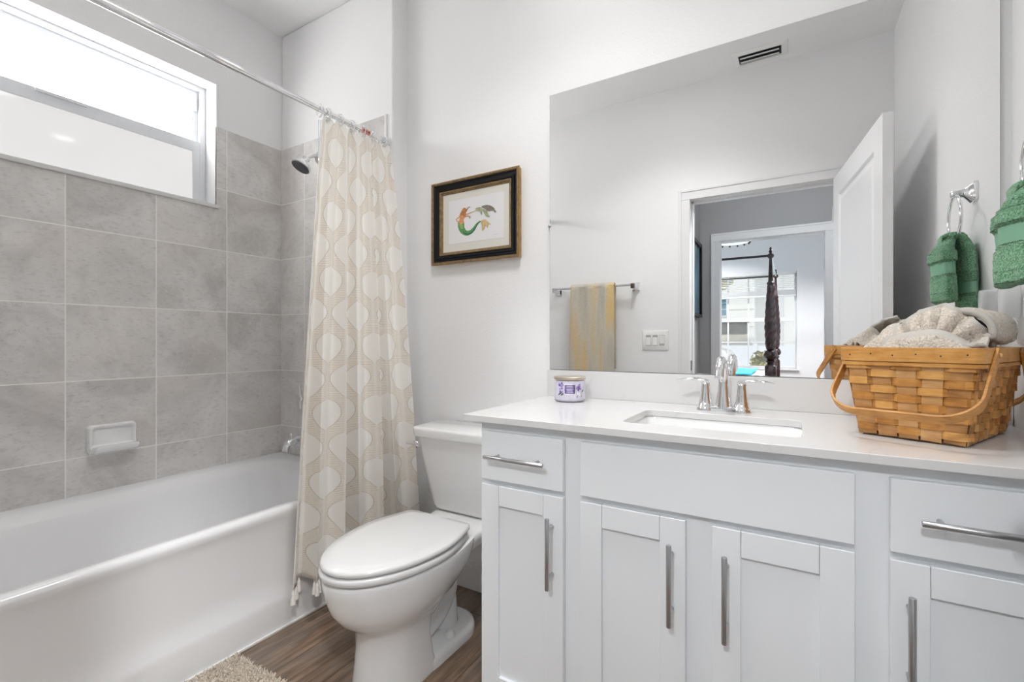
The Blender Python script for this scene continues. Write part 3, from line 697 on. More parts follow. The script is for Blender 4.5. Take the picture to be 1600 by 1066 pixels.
snk = thing('sink', 'white rectangular undermount sink set in the quartz counter', 'sink', ((SX0+SX1)/2, 1.356, .72))
bm = bmesh.new(); W, Dp = SX1-SX0, SY1-SY0; cx_, cy_ = c0.x, c0.y
loft(bm, [rrect(cx_, cy_, W+.05, Dp+.05, .04, .8575, 8), rrect(cx_, cy_, W+.008, Dp+.008, .03, .8570, 8), rrect(cx_, cy_, W+.002, Dp+.002, .03, .850, 8), rrect(cx_, cy_, W-.012, Dp-.012, .035, .80, 8), rrect(cx_, cy_, W-.03, Dp-.03, .045, .745, 8), rrect(cx_, cy_, W-.06, Dp-.06, .05, .725, 8), rrect(cx_, cy_+.02, .12, .08, .039, .716, 8), rrect(cx_, cy_+.02, .05, .05, .024, .714, 8)], False, True)
obj('basin', bm, 'ceramic', snk, smooth=60)
bm = bmesh.new(); lathe(bm, (cx_, cy_+.02, .7145), [(.022, 0), (.022, .002), (.016, .004), (.003, .0045)], 20); obj('drain', bm, 'chrome', snk, smooth=50)

# faucet
FX, FY, FZ = -.182, 1.577, .8775
fa = thing('faucet', 'chrome two handle bathroom faucet behind the sink', 'faucet', (FX, FY, FZ))
bm = bmesh.new()
def frr(w, d, z): 
    out = []
    for v in rrect(FX, FY, w, d, d*.48, z, 8):
        k = abs(v.x-FX)/(w/2); out.append(Vector((v.x, FY+(v.y-FY)*(1.0-.28*math.sin(PI*min(1, max(0, (k-.15)/.8))))*1.0, v.z)))
    return out
loft(bm, [frr(.158, .056, FZ), frr(.158, .056, FZ+.006), frr(.150, .048, FZ+.012), frr(.140, .040, FZ+.014)]); obj('base_plate', bm, 'chrome', fa, smooth=50)
bm = bmesh.new()
pts = bez([(FX, FY+.004, FZ+.008), (FX, FY+.004, FZ+.05), (FX, FY+.002, FZ+.10), (FX, FY-.012, FZ+.138), (FX, FY-.045, FZ+.156), (FX, FY-.080, FZ+.140), (FX, FY-.098, FZ+.108)], 8)
k = len(pts); rad = [(.026-.011*min(1, i/14)) if i < 15 else .0150-.003*((i-15)/(k-16)) for i in range(k)]
tube(bm, pts, rad, 20); obj('spout', bm, 'chrome', fa, smooth=60)
for s in (-1, 1):
    hx = FX+s*.0515
    bm = bmesh.new(); lathe(bm, (hx, FY, FZ), [(.0275, 0), (.0275, .006), (.0235, .012), (.0185, .032), (.0150, .055), (.0128, .076), (.0132, .082), (.010, .088), (.002, .090)], 24)
    h = obj('handle', bm, 'chrome', fa, smooth=50)
    bm = bmesh.new(); rings = []
    for i in range(15):
        t = i/14; x = hx+s*(-.012+.098*t); y = FY-.012*t; z = FZ+.088+.012*math.sin(PI*.62*t)-.010*t*t
        hw = .0105+.004*math.sin(PI*t)-.006*t**6; th = .0055-.003*t
        rings.append([Vector((x, y+hw*math.cos(a), z+th*math.sin(a))) for a in [2*PI*q/14 for q in range(14)]])
    loft(bm, rings); obj('lever', bm, 'chrome', h, smooth=60)

# ------------------------------------------------------------------ mirror
mi = thing('wall_mirror', 'large frameless wall mirror above the vanity', 'mirror', (-.184, YM, .98))
bm = bmesh.new(); box(bm, -.831, .462, YM-.0065, YM-.0005, .980, 2.074); obj('backing', bm, 'mirror_edge', mi)
bm = bmesh.new(); box(bm, -.8295, .4605, YM-.0085, YM-.0066, .9815, 2.0725); obj('glass', bm, 'mirror', mi, smooth=0)
bm = bmesh.new(); lathe(bm, (-.831, YM-.0005, 1.552), [(.007, 0), (.007, -.009), (.005, -.011), (.001, -.012)], 14, 'y'); obj('mirror_clip', bm, 'nickel', mi)

# ------------------------------------------------------------------ framed mermaid picture
pic = thing('framed_picture', 'small mermaid and turtle print in a black and gold frame', 'framed picture', (-1.19, YM, 1.44))
PX0, PX1, PZ0, PZ1 = -1.428, -.961, 1.440, 1.815
def frame_ring(bm, prof):
    """mitred moulding: prof = [(inset from outer edge, distance from the wall)]"""
    for (x, y) in (): pass
    R = []
    for ins, dep in prof:
        R.append([Vector((x, YM-dep, z)) for x, z in ((PX0+ins, PZ0+ins), (PX1-ins, PZ0+ins), (PX1-ins, PZ1-ins), (PX0+ins, PZ1-ins))])
    loft(bm, R, False, False)
bm = bmesh.new(); frame_ring(bm, [(0.004, .002), (.004, .020), (.0, .021), (.0, .026)]); obj('frame_side', bm, 'frame_side', pic, smooth=20)['label'] = 'ochre side of the frame'
bm = bmesh.new(); frame_ring(bm, [(0, .026), (.002, .030), (.010, .031), (.013, .026)]); obj('outer_lip', bm, 'frame_gold', pic, smooth=20)['label'] = 'dull gold outer lip'
bm = bmesh.new(); frame_ring(bm, [(.013, .026), (.020, .019), (.028, .017), (.029, .022), (.036, .021), (.042, .017)]); obj('black_moulding', bm, 'frame_black', pic, smooth=20)
bm = bmesh.new(); frame_ring(bm, [(.042, .017), (.043, .021), (.048, .020), (.050, .015), (.056, .013), (.058, .009)]); obj('inner_lip', bm, 'frame_gold', pic, smooth=20)['label'] = 'thin gold inner lip'
bm = bmesh.new(); box(bm, PX0+.01, PX1-.01, YM-.0105, YM-.001, PZ0+.01, PZ1-.01); obj('mat_board', bm, 'mat_board', pic)['label'] = 'cream mat board'
AX0, AX1, AZ0, AZ1 = -1.338, -1.044, 1.532, 1.727
bm = bmesh.new(); box(bm, AX0, AX1, YM-.0112, YM-.0100, AZ0, AZ1); pr = obj('print', bm, 'paper', pic); pr['label'] = 'white watercolour sheet'
# painted shapes, given in the crop's own pixels and laid flat on the paper
def pp(x, y):
    u = (x-235)/(1005-235); top = 240+(70-240)*u; bot = 905+(800-905)*u
    v = (y-top)/(bot-top); return (AX0+(AX1-AX0)*u, AZ1-(AZ1-AZ0)*v)
layer = [0]
def paint(name, poly, c):
    layer[0] += 1; y = YM-.0114-.00006*layer[0]
    if len(poly) < 14 and name != 'signature':
        n_ = len(poly); P4 = [Vector((*q, 0)) for q in poly]; poly = []
        for i in range(n_):
            p0, p1, p2, p3 = P4[i-1], P4[i], P4[(i+1) % n_], P4[(i+2) % n_]
            for k in range(5):
                t = k/5; v = .5*((2*p1)+(p2-p0)*t+(2*p0-5*p1+4*p2-p3)*t*t+(3*p1-p0-3*p2+p3)*t**3); poly.append((v.x, v.y))
    bm = bmesh.new(); pts = [pp(*q) for q in poly]
    f = bm.faces.new([bm.verts.new((x, y, z)) for x, z in pts]); bmesh.ops.triangulate(bm, faces=bm.faces[:])
    bmesh.ops.solidify(bm, geom=bm.faces[:], thickness=.00005)
    o = obj(name, bm, mat('watercolour_'+name, c, .85, vary=.25, vscale=120), pr, smooth=0); return o
def stroke(cl, w0, w1=None):
    w1 = w0 if w1 is None else w1; pts = bez([(x, y, 0) for x, y in cl], 6); L, Rr = [], []
    for i, q in enumerate(pts):
        t = (pts[min(i+1, len(pts)-1)]-pts[max(i-1, 0)]).normalized(); n_ = Vector((-t.y, t.x, 0)); u = i/(len(pts)-1)
        w = (w0+(w1-w0)*u)/2
        L.append((q+n_*w).to_2d()); Rr.append((q-n_*w).to_2d())
    return L+Rr[::-1]
paint('tail_fin', [(690,545),(720,520),(765,518),(800,560),(840,602),(805,598),(790,650),(765,620),(745,668),(715,695),(710,620),(700,580)], lin(205,180,135))
def taper(cl, ws):
    pts = bez([(x, y, 0) for x, y in cl], 6); L, Rr = [], []
    for i, q in enumerate(pts):
        t = (pts[min(i+1, len(pts)-1)]-pts[max(i-1, 0)]).normalized(); n_ = Vector((-t.y, t.x, 0)); u = i/(len(pts)-1)*(len(ws)-1); k = min(int(u), len(ws)-2)
        w = (ws[k]+(ws[k+1]-ws[k])*(u-k))/2
        L.append((q+n_*w).to_2d()); Rr.append((q-n_*w).to_2d())
    return L+Rr[::-1]
paint('tail', taper([(418,545),(415,620),(440,690),(490,728),(550,712),(600,660),(640,590),(690,540)], [85,92,88,78,62,44,30,20]), lin(92,148,90))
paint('tail_shade', taper([(440,700),(490,742),(550,728),(600,680),(645,600),(690,545)], [8,26,24,20,14,8]), lin(62,112,84))
paint('tail_glow', taper([(410,560),(415,610),(432,660)], [40,44,20]), lin(150,170,92))
paint('torso', [(385,555),(395,500),(390,450),(415,420),(455,415),(480,440),(470,490),(455,520),(455,570),(420,585)], lin(214,150,105))
paint('arm', taper([(470,445),(520,425),(575,400),(635,375)], [18,16,12,10]), lin(206,155,115))
paint('arm', taper([(400,470),(355,505),(345,525),(375,560)], [20,16,14,12]), lin(206,160,120))
paint('hair', [(400,430),(420,390),(440,350),(465,332),(495,350),(500,385),(480,420),(490,440),(470,470),(440,450),(415,460)], lin(186,122,74))
paint('hair', taper([(490,385),(510,345),(535,318),(552,330)], [18,14,10,6]), lin(140,110,75))
paint('hair', taper([(470,475),(515,460),(548,480),(535,505)], [18,16,12,6]), lin(192,132,92))
paint('turtle_shell', [(705,315),(760,290),(820,295),(870,330),(885,365),(850,380),(795,385),(750,350)], lin(128,120,110))
paint('turtle_head', [(620,355),(640,330),(690,322),(725,345),(770,360),(770,390),(700,385),(650,385)], lin(168,172,140))
paint('turtle_flipper', [(730,380),(775,375),(800,440),(822,475),(790,482),(755,450)], lin(160,165,135))
paint('turtle_flipper', [(690,390),(712,390),(712,440),(700,440)], lin(140,140,115))
paint('turtle_flipper', [(868,360),(895,375),(910,400),(890,408),(872,385)], lin(140,140,120))
paint('signature', taper([(865,760),(900,748),(940,742)], [3,3,3]), lin(170,170,170))

# ------------------------------------------------------------------ candle jar
CXc, CYc, CZc = -.690, 1.562, .8775
cd = thing('candle_jar', 'lilac candle jar with metal lid and purple flower label', 'candle', (CXc, CYc, CZc))
M['lilac'] = mat('lilac_wrap', (.70, .67, .78, 1), .25, vary=.08, vscale=30); M['lid'] = mat('brushed_tin_lid', (.62, .55, .46, 1), .3, .8, bump_scale=90, bump_str=.05)
M['purple'] = mat('purple_ink', (.22, .14, .42, 1), .4, vary=.3, vscale=150); M['leaf'] = mat('leaf_ink', (.10, .20, .11, 1), .5, vary=.3, vscale=150)
M['lavender'] = mat('lavender_ink', (.38, .29, .62, 1), .4, vary=.35, vscale=160); M['whiteink'] = mat('white_ink', (.85, .84, .88, 1), .4, vary=.05); M['greyink'] = mat('grey_ink', (.42, .42, .46, 1), .4, vary=.2, vscale=150)
bm = bmesh.new(); lathe(bm, (CXc, CYc, CZc), [(.046, 0), (.052, .003), (.0545, .010), (.0545, .070), (.053, .074)], 40); obj('jar', bm, 'lilac', cd, smooth=40)
bm = bmesh.new(); lathe(bm, (CXc, CYc, CZc), [(.0550, .004), (.0553, .0055), (.0550, .007)], 40, cap0=False, cap1=False); obj('base_band', bm, 'greyink', cd)
bm = bmesh.new(); lathe(bm, (CXc, CYc, CZc), [(.0515, .073), (.0515, .078)], 40); obj('glass_neck', bm, 'clear', cd)
bm = bmesh.new(); lathe(bm, (CXc, CYc, CZc), [(.056, .0775), (.058, .079), (.058, .086), (.056, .088), (.052, .0885)], 40); obj('lid', bm, 'lid', cd, smooth=40)
A0 = math.atan2(-CYc, -CXc)       # side of the jar that faces into the room
def on_jar(poly, name, m, lift, par):
    bm = bmesh.new(); R_ = .0545+lift; vs = []
    for x, z in poly: a = A0+x/R_; vs.append(bm.verts.new((CXc+R_*math.cos(a), CYc+R_*math.sin(a), CZc+z)))
    bm.faces.new(vs); bmesh.ops.solidify(bm, geom=bm.faces[:], thickness=.0002); return obj(name, bm, m, par, smooth=0)
def jr(x0, x1, z0, z1, n=6): return [(x0+(x1-x0)*i/n, z0) for i in range(n+1)]+[(x1-(x1-x0)*i/n, z1) for i in range(n+1)]
lbp = on_jar(jr(-.0205, .0215, .028, .064), 'label', 'whiteink', .0006, cd)
on_jar(jr(-.0175, .0185, .031, .061), 'label_field', 'purple', .0010, lbp)
for zz_, w in ((.0555, .012), (.0505, .014), (.0455, .013), (.0405, .010), (.0355, .012)): on_jar(jr(-w, w+.001, zz_, zz_+.0016), 'label_line', 'whiteink', .0014, lbp)
def blob(cx, cz, r, n=9, sq=.6): return [(cx+r*math.cos(2*PI*i/n)*random.uniform(.7, 1.1), cz+r*sq*math.sin(2*PI*i/n)*random.uniform(.8, 1.2)) for i in range(n)]
for i in range(12): on_jar(blob(-.033+random.uniform(-.008, .009), .046+random.uniform(-.012, .022), .0042, sq=1), 'flower_petal', ['purple', 'lavender'][i % 2], .0005+.00003*i, cd)
for i in range(14): on_jar(blob(.034+random.uniform(-.009, .010), .050+random.uniform(-.010, .014), .0042, sq=1), 'flower_petal', ['lavender', 'purple', 'lavender'][i % 3], .0005+.00003*i, cd)
for i, (x, z) in enumerate(((-.034, .030), (-.028, .026), (-.040, .027), (.052, .038))): on_jar([(x-.007, z-.004), (x-.002, z+.003), (x+.006, z+.008), (x+.003, z)], 'leaf', 'leaf', .0006+.00003*i, cd)
for i in range(9): on_jar(blob(.036+random.uniform(-.010, .012), .026+random.uniform(-.008, .010), .0035, sq=1), 'flower_petal', ['whiteink', 'greyink'][i % 3 == 0], .0005+.00003*i, cd)

# ------------------------------------------------------------------ woven basket with towels
BKX, BKY, BKZ, BROT = .283, 1.448, .877, math.radians(-26)
bk = thing('basket', 'honey coloured woven wood basket of towels on the counter', 'basket', (BKX, BKY, BKZ), BROT)
BW0, BL0, BW1, BL1, BH = .184, .300, .236, .345, .200
def bsz(z): t = z/BH; return BW0+(BW1-BW0)*t, BL0+(BL1-BL0)*t
def bpath(z, off, step=.0035):
    """points round the basket at height z with outward offset function off(side, along, length)"""
    w, l = bsz(z); pts = []; r = .014
    P0 = rrect(0, 0, w, l, r, z, 5)
    per = []
    n = len(P0)
    for i in range(n):
        a, b = P0[i], P0[(i+1) % n]; L = (b-a).length; k = max(1, int(L/step))
        for j in range(k): per.append(a+(b-a)*(j/k))
    return per
NW, NLn = 5, 8     # uprights on short and long sides
def weave_off(p, z, row):
    w, l = bsz(z)
    if abs(p.y) > l/2-.016: u = (p.x+w/2)/w*NW
    else: u = (p.y+l/2)/l*NLn
    return math.cos(PI*(math.floor(u)+row))*min(1, 3.0*math.sin(PI*(u-math.floor(u))))
wv_ = bmesh.new(); NR = 9
for row in range(NR):
    zc = .012+(BH-.030-.012)*(row+.5)/NR; hh = (BH-.044)/NR*.47
    base_ = bpath(zc, None); rings = []; n = len(base_)
    for i, p in enumerate(base_):
        t = (base_[(i+1) % n]-base_[i-1]).normalized(); nn = Vector((t.y, -t.x, 0))
        q = p+nn*(.0026*weave_off(p, zc, row)*1.35+.001)
        rings.append([q+Vector((0, 0, hh))+nn*.0010, q+Vector((0, 0, -hh))+nn*.0010, q+Vector((0, 0, -hh))-nn*.0008, q+Vector((0, 0, hh))-nn*.0008])
    # cut the ring into separate splints so each takes its own tone
    a = random.randrange(n); order = [(a+i) % n for i in range(n)]; k0 = 0
    while k0 < n:
        k1 = min(n, k0+random.randint(34, 60)); idx = order[k0:k1]+([order[k1 % n]] if True else [])
        loft(wv_, [rings[i] for i in idx]); k0 = k1
obj('woven_side', wv_, 'basket', bk, local=True, smooth=30)
up_ = bmesh.new()
for side in range(4):
    nU = NW if side % 2 == 0 else NLn
    for k in range(nU):
        u = (k+.5)/nU-.5
        pts = []
        for j in range(9):
            z = .004+(BH-.006)*j/8; w, l = bsz(z); wd = (w if side % 2 == 0 else l)
            x, y = ((u*w, -l/2), (w/2, u*l), (u*w, l/2), (-w/2, u*l))[side]
            pts.append(Vector((x, y, z)))
        wdir = Vector((1, 0, 0)) if side % 2 == 0 else Vector((0, 1, 0)); uw = bsz(.1)[side % 2]/nU*.80
        strip(up_, pts, wdir, uw, .0016)
obj('upright', up_, 'upright', bk, local=True, smooth=30)
bm = bmesh.new(); loft(bm, [rrect(0, 0, BW0-.004, BL0-.004, .012, .0015, 5), rrect(0, 0, BW0-.002, BL0-.002, .012, .006, 5)]); obj('bottom', bm, 'basketin', bk, local=True)
bm = bmesh.new(); w, l = bsz(BH)
loft(bm, [rrect(0, 0, w+.012, l+.012, .018, BH-.030, 6), rrect(0, 0, w+.013, l+.013, .018, BH+.001, 6), rrect(0, 0, w-.006, l-.006, .014, BH+.001, 6), rrect(0, 0, w-.006, l-.006, .014, BH-.030, 6), rrect(0, 0, w+.012, l+.012, .018, BH-.030, 6)], False, False)
bmesh.ops.remove_doubles(bm, verts=bm.verts[:], dist=1e-6); rim = obj('rim', bm, 'basket', bk, local=True, bevel=.0012)
bm = bmesh.new(); loft(bm, [rrect(0, 0, w+.010, l+.010, .018, BH-.039, 6), rrect(0, 0, w+.010, l+.010, .018, BH-.0315, 6), rrect(0, 0, w, l, .018, BH-.0315, 6), rrect(0, 0, w, l, .018, BH-.039, 6), rrect(0, 0, w+.010, l+.010, .018, BH-.039, 6)], False, False); obj('lower_rim', bm, 'basket', bk, local=True)
for k in range(6):
    bm = bmesh.new(); lathe(bm, (-w/2+.018+k*(w-.036)/5, -l/2-.0062, BH-.016+.003*(k % 2)), [(.0016, 0), (.0016, -.0008), (.0004, -.0012)], 8, 'y'); obj('nail', bm, 'dark', rim, local=True)
def handle(sgn):
    # bow handle pivoting on the short-axis sides, fallen outwards
    yP = sgn*.105; xP = BW1/2+.0095
    top = Vector((xP, yP, BH-.014)); 
    if sgn < 0: bot = Vector((xP, -.236, .062))
    else: bot = Vector((xP, .190, .060))
    d = bot-top; L = d.length; d.normalize(); rad_ = .062; pts = []; wd = []
    nrm = Vector((1, 0, 0)).cross(d).normalized()
    pts.append(top-d*.012)
    for i in range(1, 8): pts.append(top+d*(L-rad_)*i/8)
    for i in range(9):
        a = PI/2*i/8; pts.append(top+d*(L-rad_)+d*rad_*math.sin(a)-Vector((1, 0, 0))*rad_*(1-math.cos(a)))
    half = pts; mirror_ = [Vector((-p.x, p.y, p.z)) for p in reversed(half)]
    full = half+mirror_; bm = bmesh.new()
    strip(bm, full, [nrm]*len(full), .021, .0055)
    o = obj('handle', bm, 'basket', bk, local=True, smooth=40, bevel=.0012)
    for s in (-1, 1):
        bm = bmesh.new(); lathe(bm, (s*(xP-.006), yP, BH-.014), [(.0055, 0), (.0055, s*.011), (.003, s*.0135)], 10, 'x'); obj('pivot_pin', bm, 'upright', o, local=True)
handle(-1); handle(1)

def bpt(x, y, z): # basket-local to world
    c, s = math.cos(BROT), math.sin(BROT); return Vector((BKX+x*c-y*s, BKY+x*s+y*c, BKZ+z))
def tnoise(p, k, a): return Vector((noise.noise(p*k), noise.noise(p*k+Vector((5.3, 0, 0))), noise.noise(p*k+Vector((0, 7.1, 0)))))*a
def sheet(name, root, f, nu, nv, hemtest, th=.010, jit=.0009, mats=('beige', 'beigehem')):
    """thick cloth from f(u, v); faces where hemtest(u, v) become woven hem"""
    bm = bmesh.new(); V = []
    for j in range(nv+1):
        row = []
        for i in range(nu+1):
            p = f(i/nu, j/nv); q = 0 if hemtest(i/nu, j/nv) else jit
            row.append(bm.verts.new(p+tnoise(p, 30, .0022)+Vector((random.uniform(-q, q), random.uniform(-q, q), random.uniform(-q, q)))))
        V.append(row)
    for j in range(nv):
        for i in range(nu):
            fc = bm.faces.new((V[j][i], V[j][i+1], V[j+1][i+1], V[j+1][i]))
            if hemtest((i+.5)/nu, (j+.5)/nv): fc.material_index = 1
    return obj(name, bm, list(mats), root, local=True, smooth=180, solid=th)
TG = 'beige towels in the basket'
# pleated fan in the middle: half disc whose radial pleats open towards the hem
fan = thing('hand_towel', 'beige towel fanned into pleats at the top of the basket heap', 'towel', bpt(.028, -.035, .185), BROT, TG)
def fanf(u, v):
    a = PI*(-.06+1.12*u); r = .10+.90*v; pl = math.sin(2*PI*6.5*u+.6)
    x = .082*r*math.cos(a)*(1+.02*pl); z = .004+.104*r*max(-.08, math.sin(a))**1.0*(1+.03*pl*v)
    return Vector((x, -.030+.052*(1-r)**1.0*-.2+.034*r*math.sin(max(0, a))-.040*math.sin(PI*r*.85)*math.sin(max(0, min(PI, a)))+.0125*pl*r, z))
sheet('pleated_cloth', fan, fanf, 150, 44, lambda u, v: v > .90, .011)
def fanb(u, v):
    a = PI*u; r = v; return Vector((.078*r*math.cos(a), .020+.040*r*math.sin(a)**2+.03*(1-r), .004+.090*r*math.sin(a)))
sheet('back_fold', fan, fanb, 60, 20, lambda u, v: v > .9, .010)
# roll along the front rim
dome = thing('hand_towel', 'rolled beige towel along the front rim of the basket', 'towel', bpt(.022, -.118, .172), BROT, TG)
def domef(u, v):
    x = -.076+.152*u; e = max(.02, 1-abs(2*u-1)**2.6)**.5; a = PI*(1.12-1.24*v)
    return Vector((x, -.004+.034*math.cos(a)*(.6+.4*e)*-1, .062*e*math.sin(max(0, min(PI, a)))**.75+.002*math.sin(14*u)))
sheet('rolled_cloth', dome, domef, 90, 50, lambda u, v: .50 < v < .68, .009)
# crumpled towel at the left
lef = thing('hand_towel', 'crumpled beige towel at the left end of the basket', 'towel', bpt(-.052, -.020, .185), BROT, TG)
def leff(u, v):
    x = -.050+.085*v; y = -.085+.17*u
    z = .002+.058*math.sin(PI*min(1, .10+v*.8))*max(.02, 1-abs(2*u-1)**2.4)**.6+.011*math.sin(9*u+6*v)*v+.006*math.sin(23*u)
    return Vector((x+.010*math.sin(7*u), y, z))
sheet('crumpled_cloth', lef, leff, 80, 46, lambda u, v: .44 < v < .52, .010)
# towel folded over itself at the right, leaving an open loop
rig = thing('hand_towel', 'beige towel folded into an open loop at the right of the heap', 'towel', bpt(.076, .035, .190), BROT, TG)
def rigf(u, v):
    y = -.100+.18*u; t = v
    if t < .55: a = PI*(1.0-t/.55); return Vector((-.012+.048*math.cos(a)*(-1)*-1, y, .030+.058*math.sin(a)**.7+.004*math.sin(8*u)))
    b = (t-.55)/.45; return Vector((.036-.050*b, y+.01*b, .030-.006*math.sin(PI*b)+.012*b+.006*math.sin(5*u+2)))
sheet('folded_cloth', rig, rigf, 80, 60, lambda u, v: v > .93 or u < .05, .012)
# ribbed edge folded flat at the right rim
rb = thing('hand_towel', 'beige towel with ribbed border folded flat at the right rim', 'towel', bpt(.078, -.098, .182), BROT, TG)
for k in range(3):
    bm = bmesh.new(); rings = []
    for i in range(61):
        x = -.030+.058*i/60; rib = .0012*math.sin(i*1.05) if k == 2 else 0
        e = 1 if i < 52 else max(.35, 1-((i-52)/8)**2*.65)
        rings.append([Vector((x, .040*math.copysign(abs(math.cos(a))**.5, math.cos(a))*e, k*.0115+(.0056+rib)*math.copysign(abs(math.sin(a))**.6, math.sin(a))*e)) for a in [2*PI*q/20+.01 for q in range(20)]])
    loft(bm, rings); obj('towel_layer', bm, 'beigehem' if k == 2 else 'beige', rb, local=True, smooth=60)

# ------------------------------------------------------------------ towel ring and green towel on right wall
tr_ = thing('towel_ring', 'chrome towel ring on the right wall', 'towel ring', (XR, 1.40, 1.55))
bm = bmesh.new()
loft(bm, [[Vector((x, 1.40+v.x, 1.552+v.y)) for v in rrect(0, 0, w, h, .004, 0, 3)] for x, w, h in ((XR-.0005, .052, .058), (XR-.007, .052, .058), (XR-.016, .036, .040), (XR-.026, .022, .024), (XR-.042, .019, .018), (XR-.055, .019, .018), (XR-.058, .015, .014))]); obj('mount', bm, 'chrome', tr_, smooth=30)
RX = XR-.048
bm = bmesh.new(); tube(bm, [(RX+.004*math.cos(a)*0, 1.40+.066*math.sin(a), 1.474+.070*math.cos(a)) for a in [2*PI*i/40 for i in range(40)]], .0048, 12, closed=True); obj('ring', bm, 'chrome', tr_, smooth=60)
gt = thing('green_towel', 'green terry hand towel threaded through the ring', 'towel', (RX, 1.40, 1.21))
def lobe(name, xc, pts, bands, m='green', th=.012, jit=.0013):
    """pts: [(z, halfwidth in y, thickness, y offset, x offset)] from top to bottom; closed soft lobe"""
    NZ, NA = 130, 120; bm = bmesh.new(); rings = []
    for j in range(NZ+1):
        t = j/NZ*(len(pts)-1); k = min(int(t), len(pts)-2); f = t-k; f = f*f*(3-2*f)
        z, hw, tk, yo, xo = [a+(b-a)*f for a, b in zip(pts[k], pts[k+1])]
        ring = []
        for i in range(NA):
            a = 2*PI*i/NA; c, s = math.cos(a), math.sin(a)
            y = hw*math.copysign(abs(c)**.75, c); x = tk*math.copysign(abs(s)**.8, s)
            x += .006*math.sin(y*55+z*9)*min(1, (1.42-z)/.06)
            p = Vector((xc+xo+x, 1.40+yo+y, z))
            if not any(b0 < z < b1 for b0, b1 in bands): p += Vector((random.uniform(-jit, jit)*1.2, random.uniform(-jit, jit), random.uniform(-jit, jit)*.8))
            ring.append(p)
        rings.append(ring)
    loft(bm, rings); me_o = obj(name, bm, [m, 'greenband'], gt, smooth=180)
    off_ = gt.location.z
    for pl in me_o.data.polygons:
        if any(b0 < pl.center.z+off_ < b1 for b0, b1 in bands): pl.material_index = 1
    return me_o
lobe('front_fall', XR-.080, [(1.425, .018, .010, 0, .026), (1.408, .034, .016, .0, .014), (1.385, .056, .019, .003, .004), (1.372, .066, .019, .004, .001), (1.368, .075, .024, .006, .0), (1.340, .078, .024, .008, -.001), (1.334, .074, .019, .008, 0), (1.296, .073, .018, .010, .001), (1.290, .078, .020, .010, 0), (1.24, .082, .021, .012, 0), (1.216, .083, .020, .012, .001), (1.210, .074, .010, .012, .001)], [(1.298, 1.332)])
lobe('rear_fall', XR-.026, [(1.425, .022, .012, -.005, -.012), (1.405, .040, .014, -.005, -.006), (1.37, .054, .016, .0, 0), (1.30, .062, .017, .008, .0), (1.272, .062, .016, .010, 0), (1.236, .062, .016, .012, 0), (1.23, .065, .017, .014, 0), (1.18, .069, .017, .016, 0), (1.175, .06, .010, .016, 0)], [(1.238, 1.270)])
bm = bmesh.new(); rings = []
for i in range(25):
    a = PI*i/24; rings.append([Vector((RX-.006+.030*math.cos(a), 1.40+y, 1.408+.016*math.sin(a)+o_)) for y, o_ in ((-.026, -.006), (-.026, .006), (0, .009), (.026, .006), (.026, -.006), (0, -.004))])
loft(bm, rings)
for v in bm.verts: v.co += Vector((random.uniform(-.001, .001), random.uniform(-.001, .001), random.uniform(-.001, .001)))
obj('top_fold', bm, 'green', gt, smooth=90)

ou = thing('wall_outlet', 'white wall outlet plate below the green towel', 'outlet', (XR, 1.605, 1.15))
bm = bmesh.new(); loft(bm, [[Vector((x, 1.605+v.x, 1.145+v.y)) for v in rrect(0, 0, w, h, .006, 0, 4)] for x, w, h in ((XR-.0002, .076, .120), (XR-.004, .076, .120), (XR-.006, .070, .114))]); obj('cover_plate', bm, 'plastic', ou, smooth=40)
bm = bmesh.new(); box(bm, XR-.0075, XR-.005, 1.588, 1.622, 1.095, 1.195); obj('socket_face', bm, 'plastic', ou, bevel=.001)
M['frost'] = clear('milky_plastic', (.92, .94, .96, 1), .62)
pf = thing('plug_in_freshener', 'white and clear plug-in air freshener in the outlet', 'air freshener', (XR-.03, 1.605, 1.16))
bm = bmesh.new(); loft(bm, [rrect(XR-.027, 1.612, .036, w, .012, z, 5) for w, z in ((.030, 1.150), (.038, 1.156), (.042, 1.20), (.038, 1.224), (.028, 1.230))]); obj('shell', bm, 'frost', pf, smooth=60)
bm = bmesh.new(); loft(bm, [rrect(XR-.032, 1.605, w, w*1.15, .008, z, 5) for w, z in ((.026, 1.108), (.030, 1.112), (.030, 1.140), (.022, 1.149))]); obj('oil_bottle', bm, 'clear', pf, smooth=60)

# ------------------------------------------------------------------ shaggy bath mat
rg = thing('bath_mat', 'shaggy beige bath mat on the wood floor beside the tub', 'bath mat', (-1.38, .52, 0))
bm = bmesh.new(); RX0, RX1, RY0, RY1 = -1.648, -1.10, .14, .905
loft(bm, [rrect((RX0+RX1)/2, (RY0+RY1)/2, RX1-RX0-.012, RY1-RY0-.012, .03, 0.0005, 6), rrect((RX0+RX1)/2, (RY0+RY1)/2, RX1-RX0, RY1-RY0, .03, .006, 6), rrect((RX0+RX1)/2, (RY0+RY1)/2, RX1-RX0-.01, RY1-RY0-.01, .03, .010, 6)]); obj('mat_base', bm, 'rug', rg)
bm = bmesh.new()
for i in range(15000):
    x, y = random.uniform(RX0+.004, RX1-.004), random.uniform(RY0+.3, RY1-.002); h = random.uniform(.012, .022); a = random.uniform(0, 2*PI); r = .0028
    dx, dy = random.uniform(-.009, .009), random.uniform(-.009, .009)
    if x+dx < RX0: dx = .003
    if x-r < -1.658: continue
    b = [bm.verts.new((x+r*math.cos(a+2*PI*k/3), y+r*math.sin(a+2*PI*k/3), .008)) for k in range(3)]
    tp = [bm.verts.new((x+dx+r*.6*math.cos(a+2*PI*k/3), y+dy+r*.6*math.sin(a+2*PI*k/3), h)) for k in range(3)]
    for k in range(3): bm.faces.new((b[k], b[(k+1) % 3], tp[(k+1) % 3], tp[k]))
    bm.faces.new(tp)
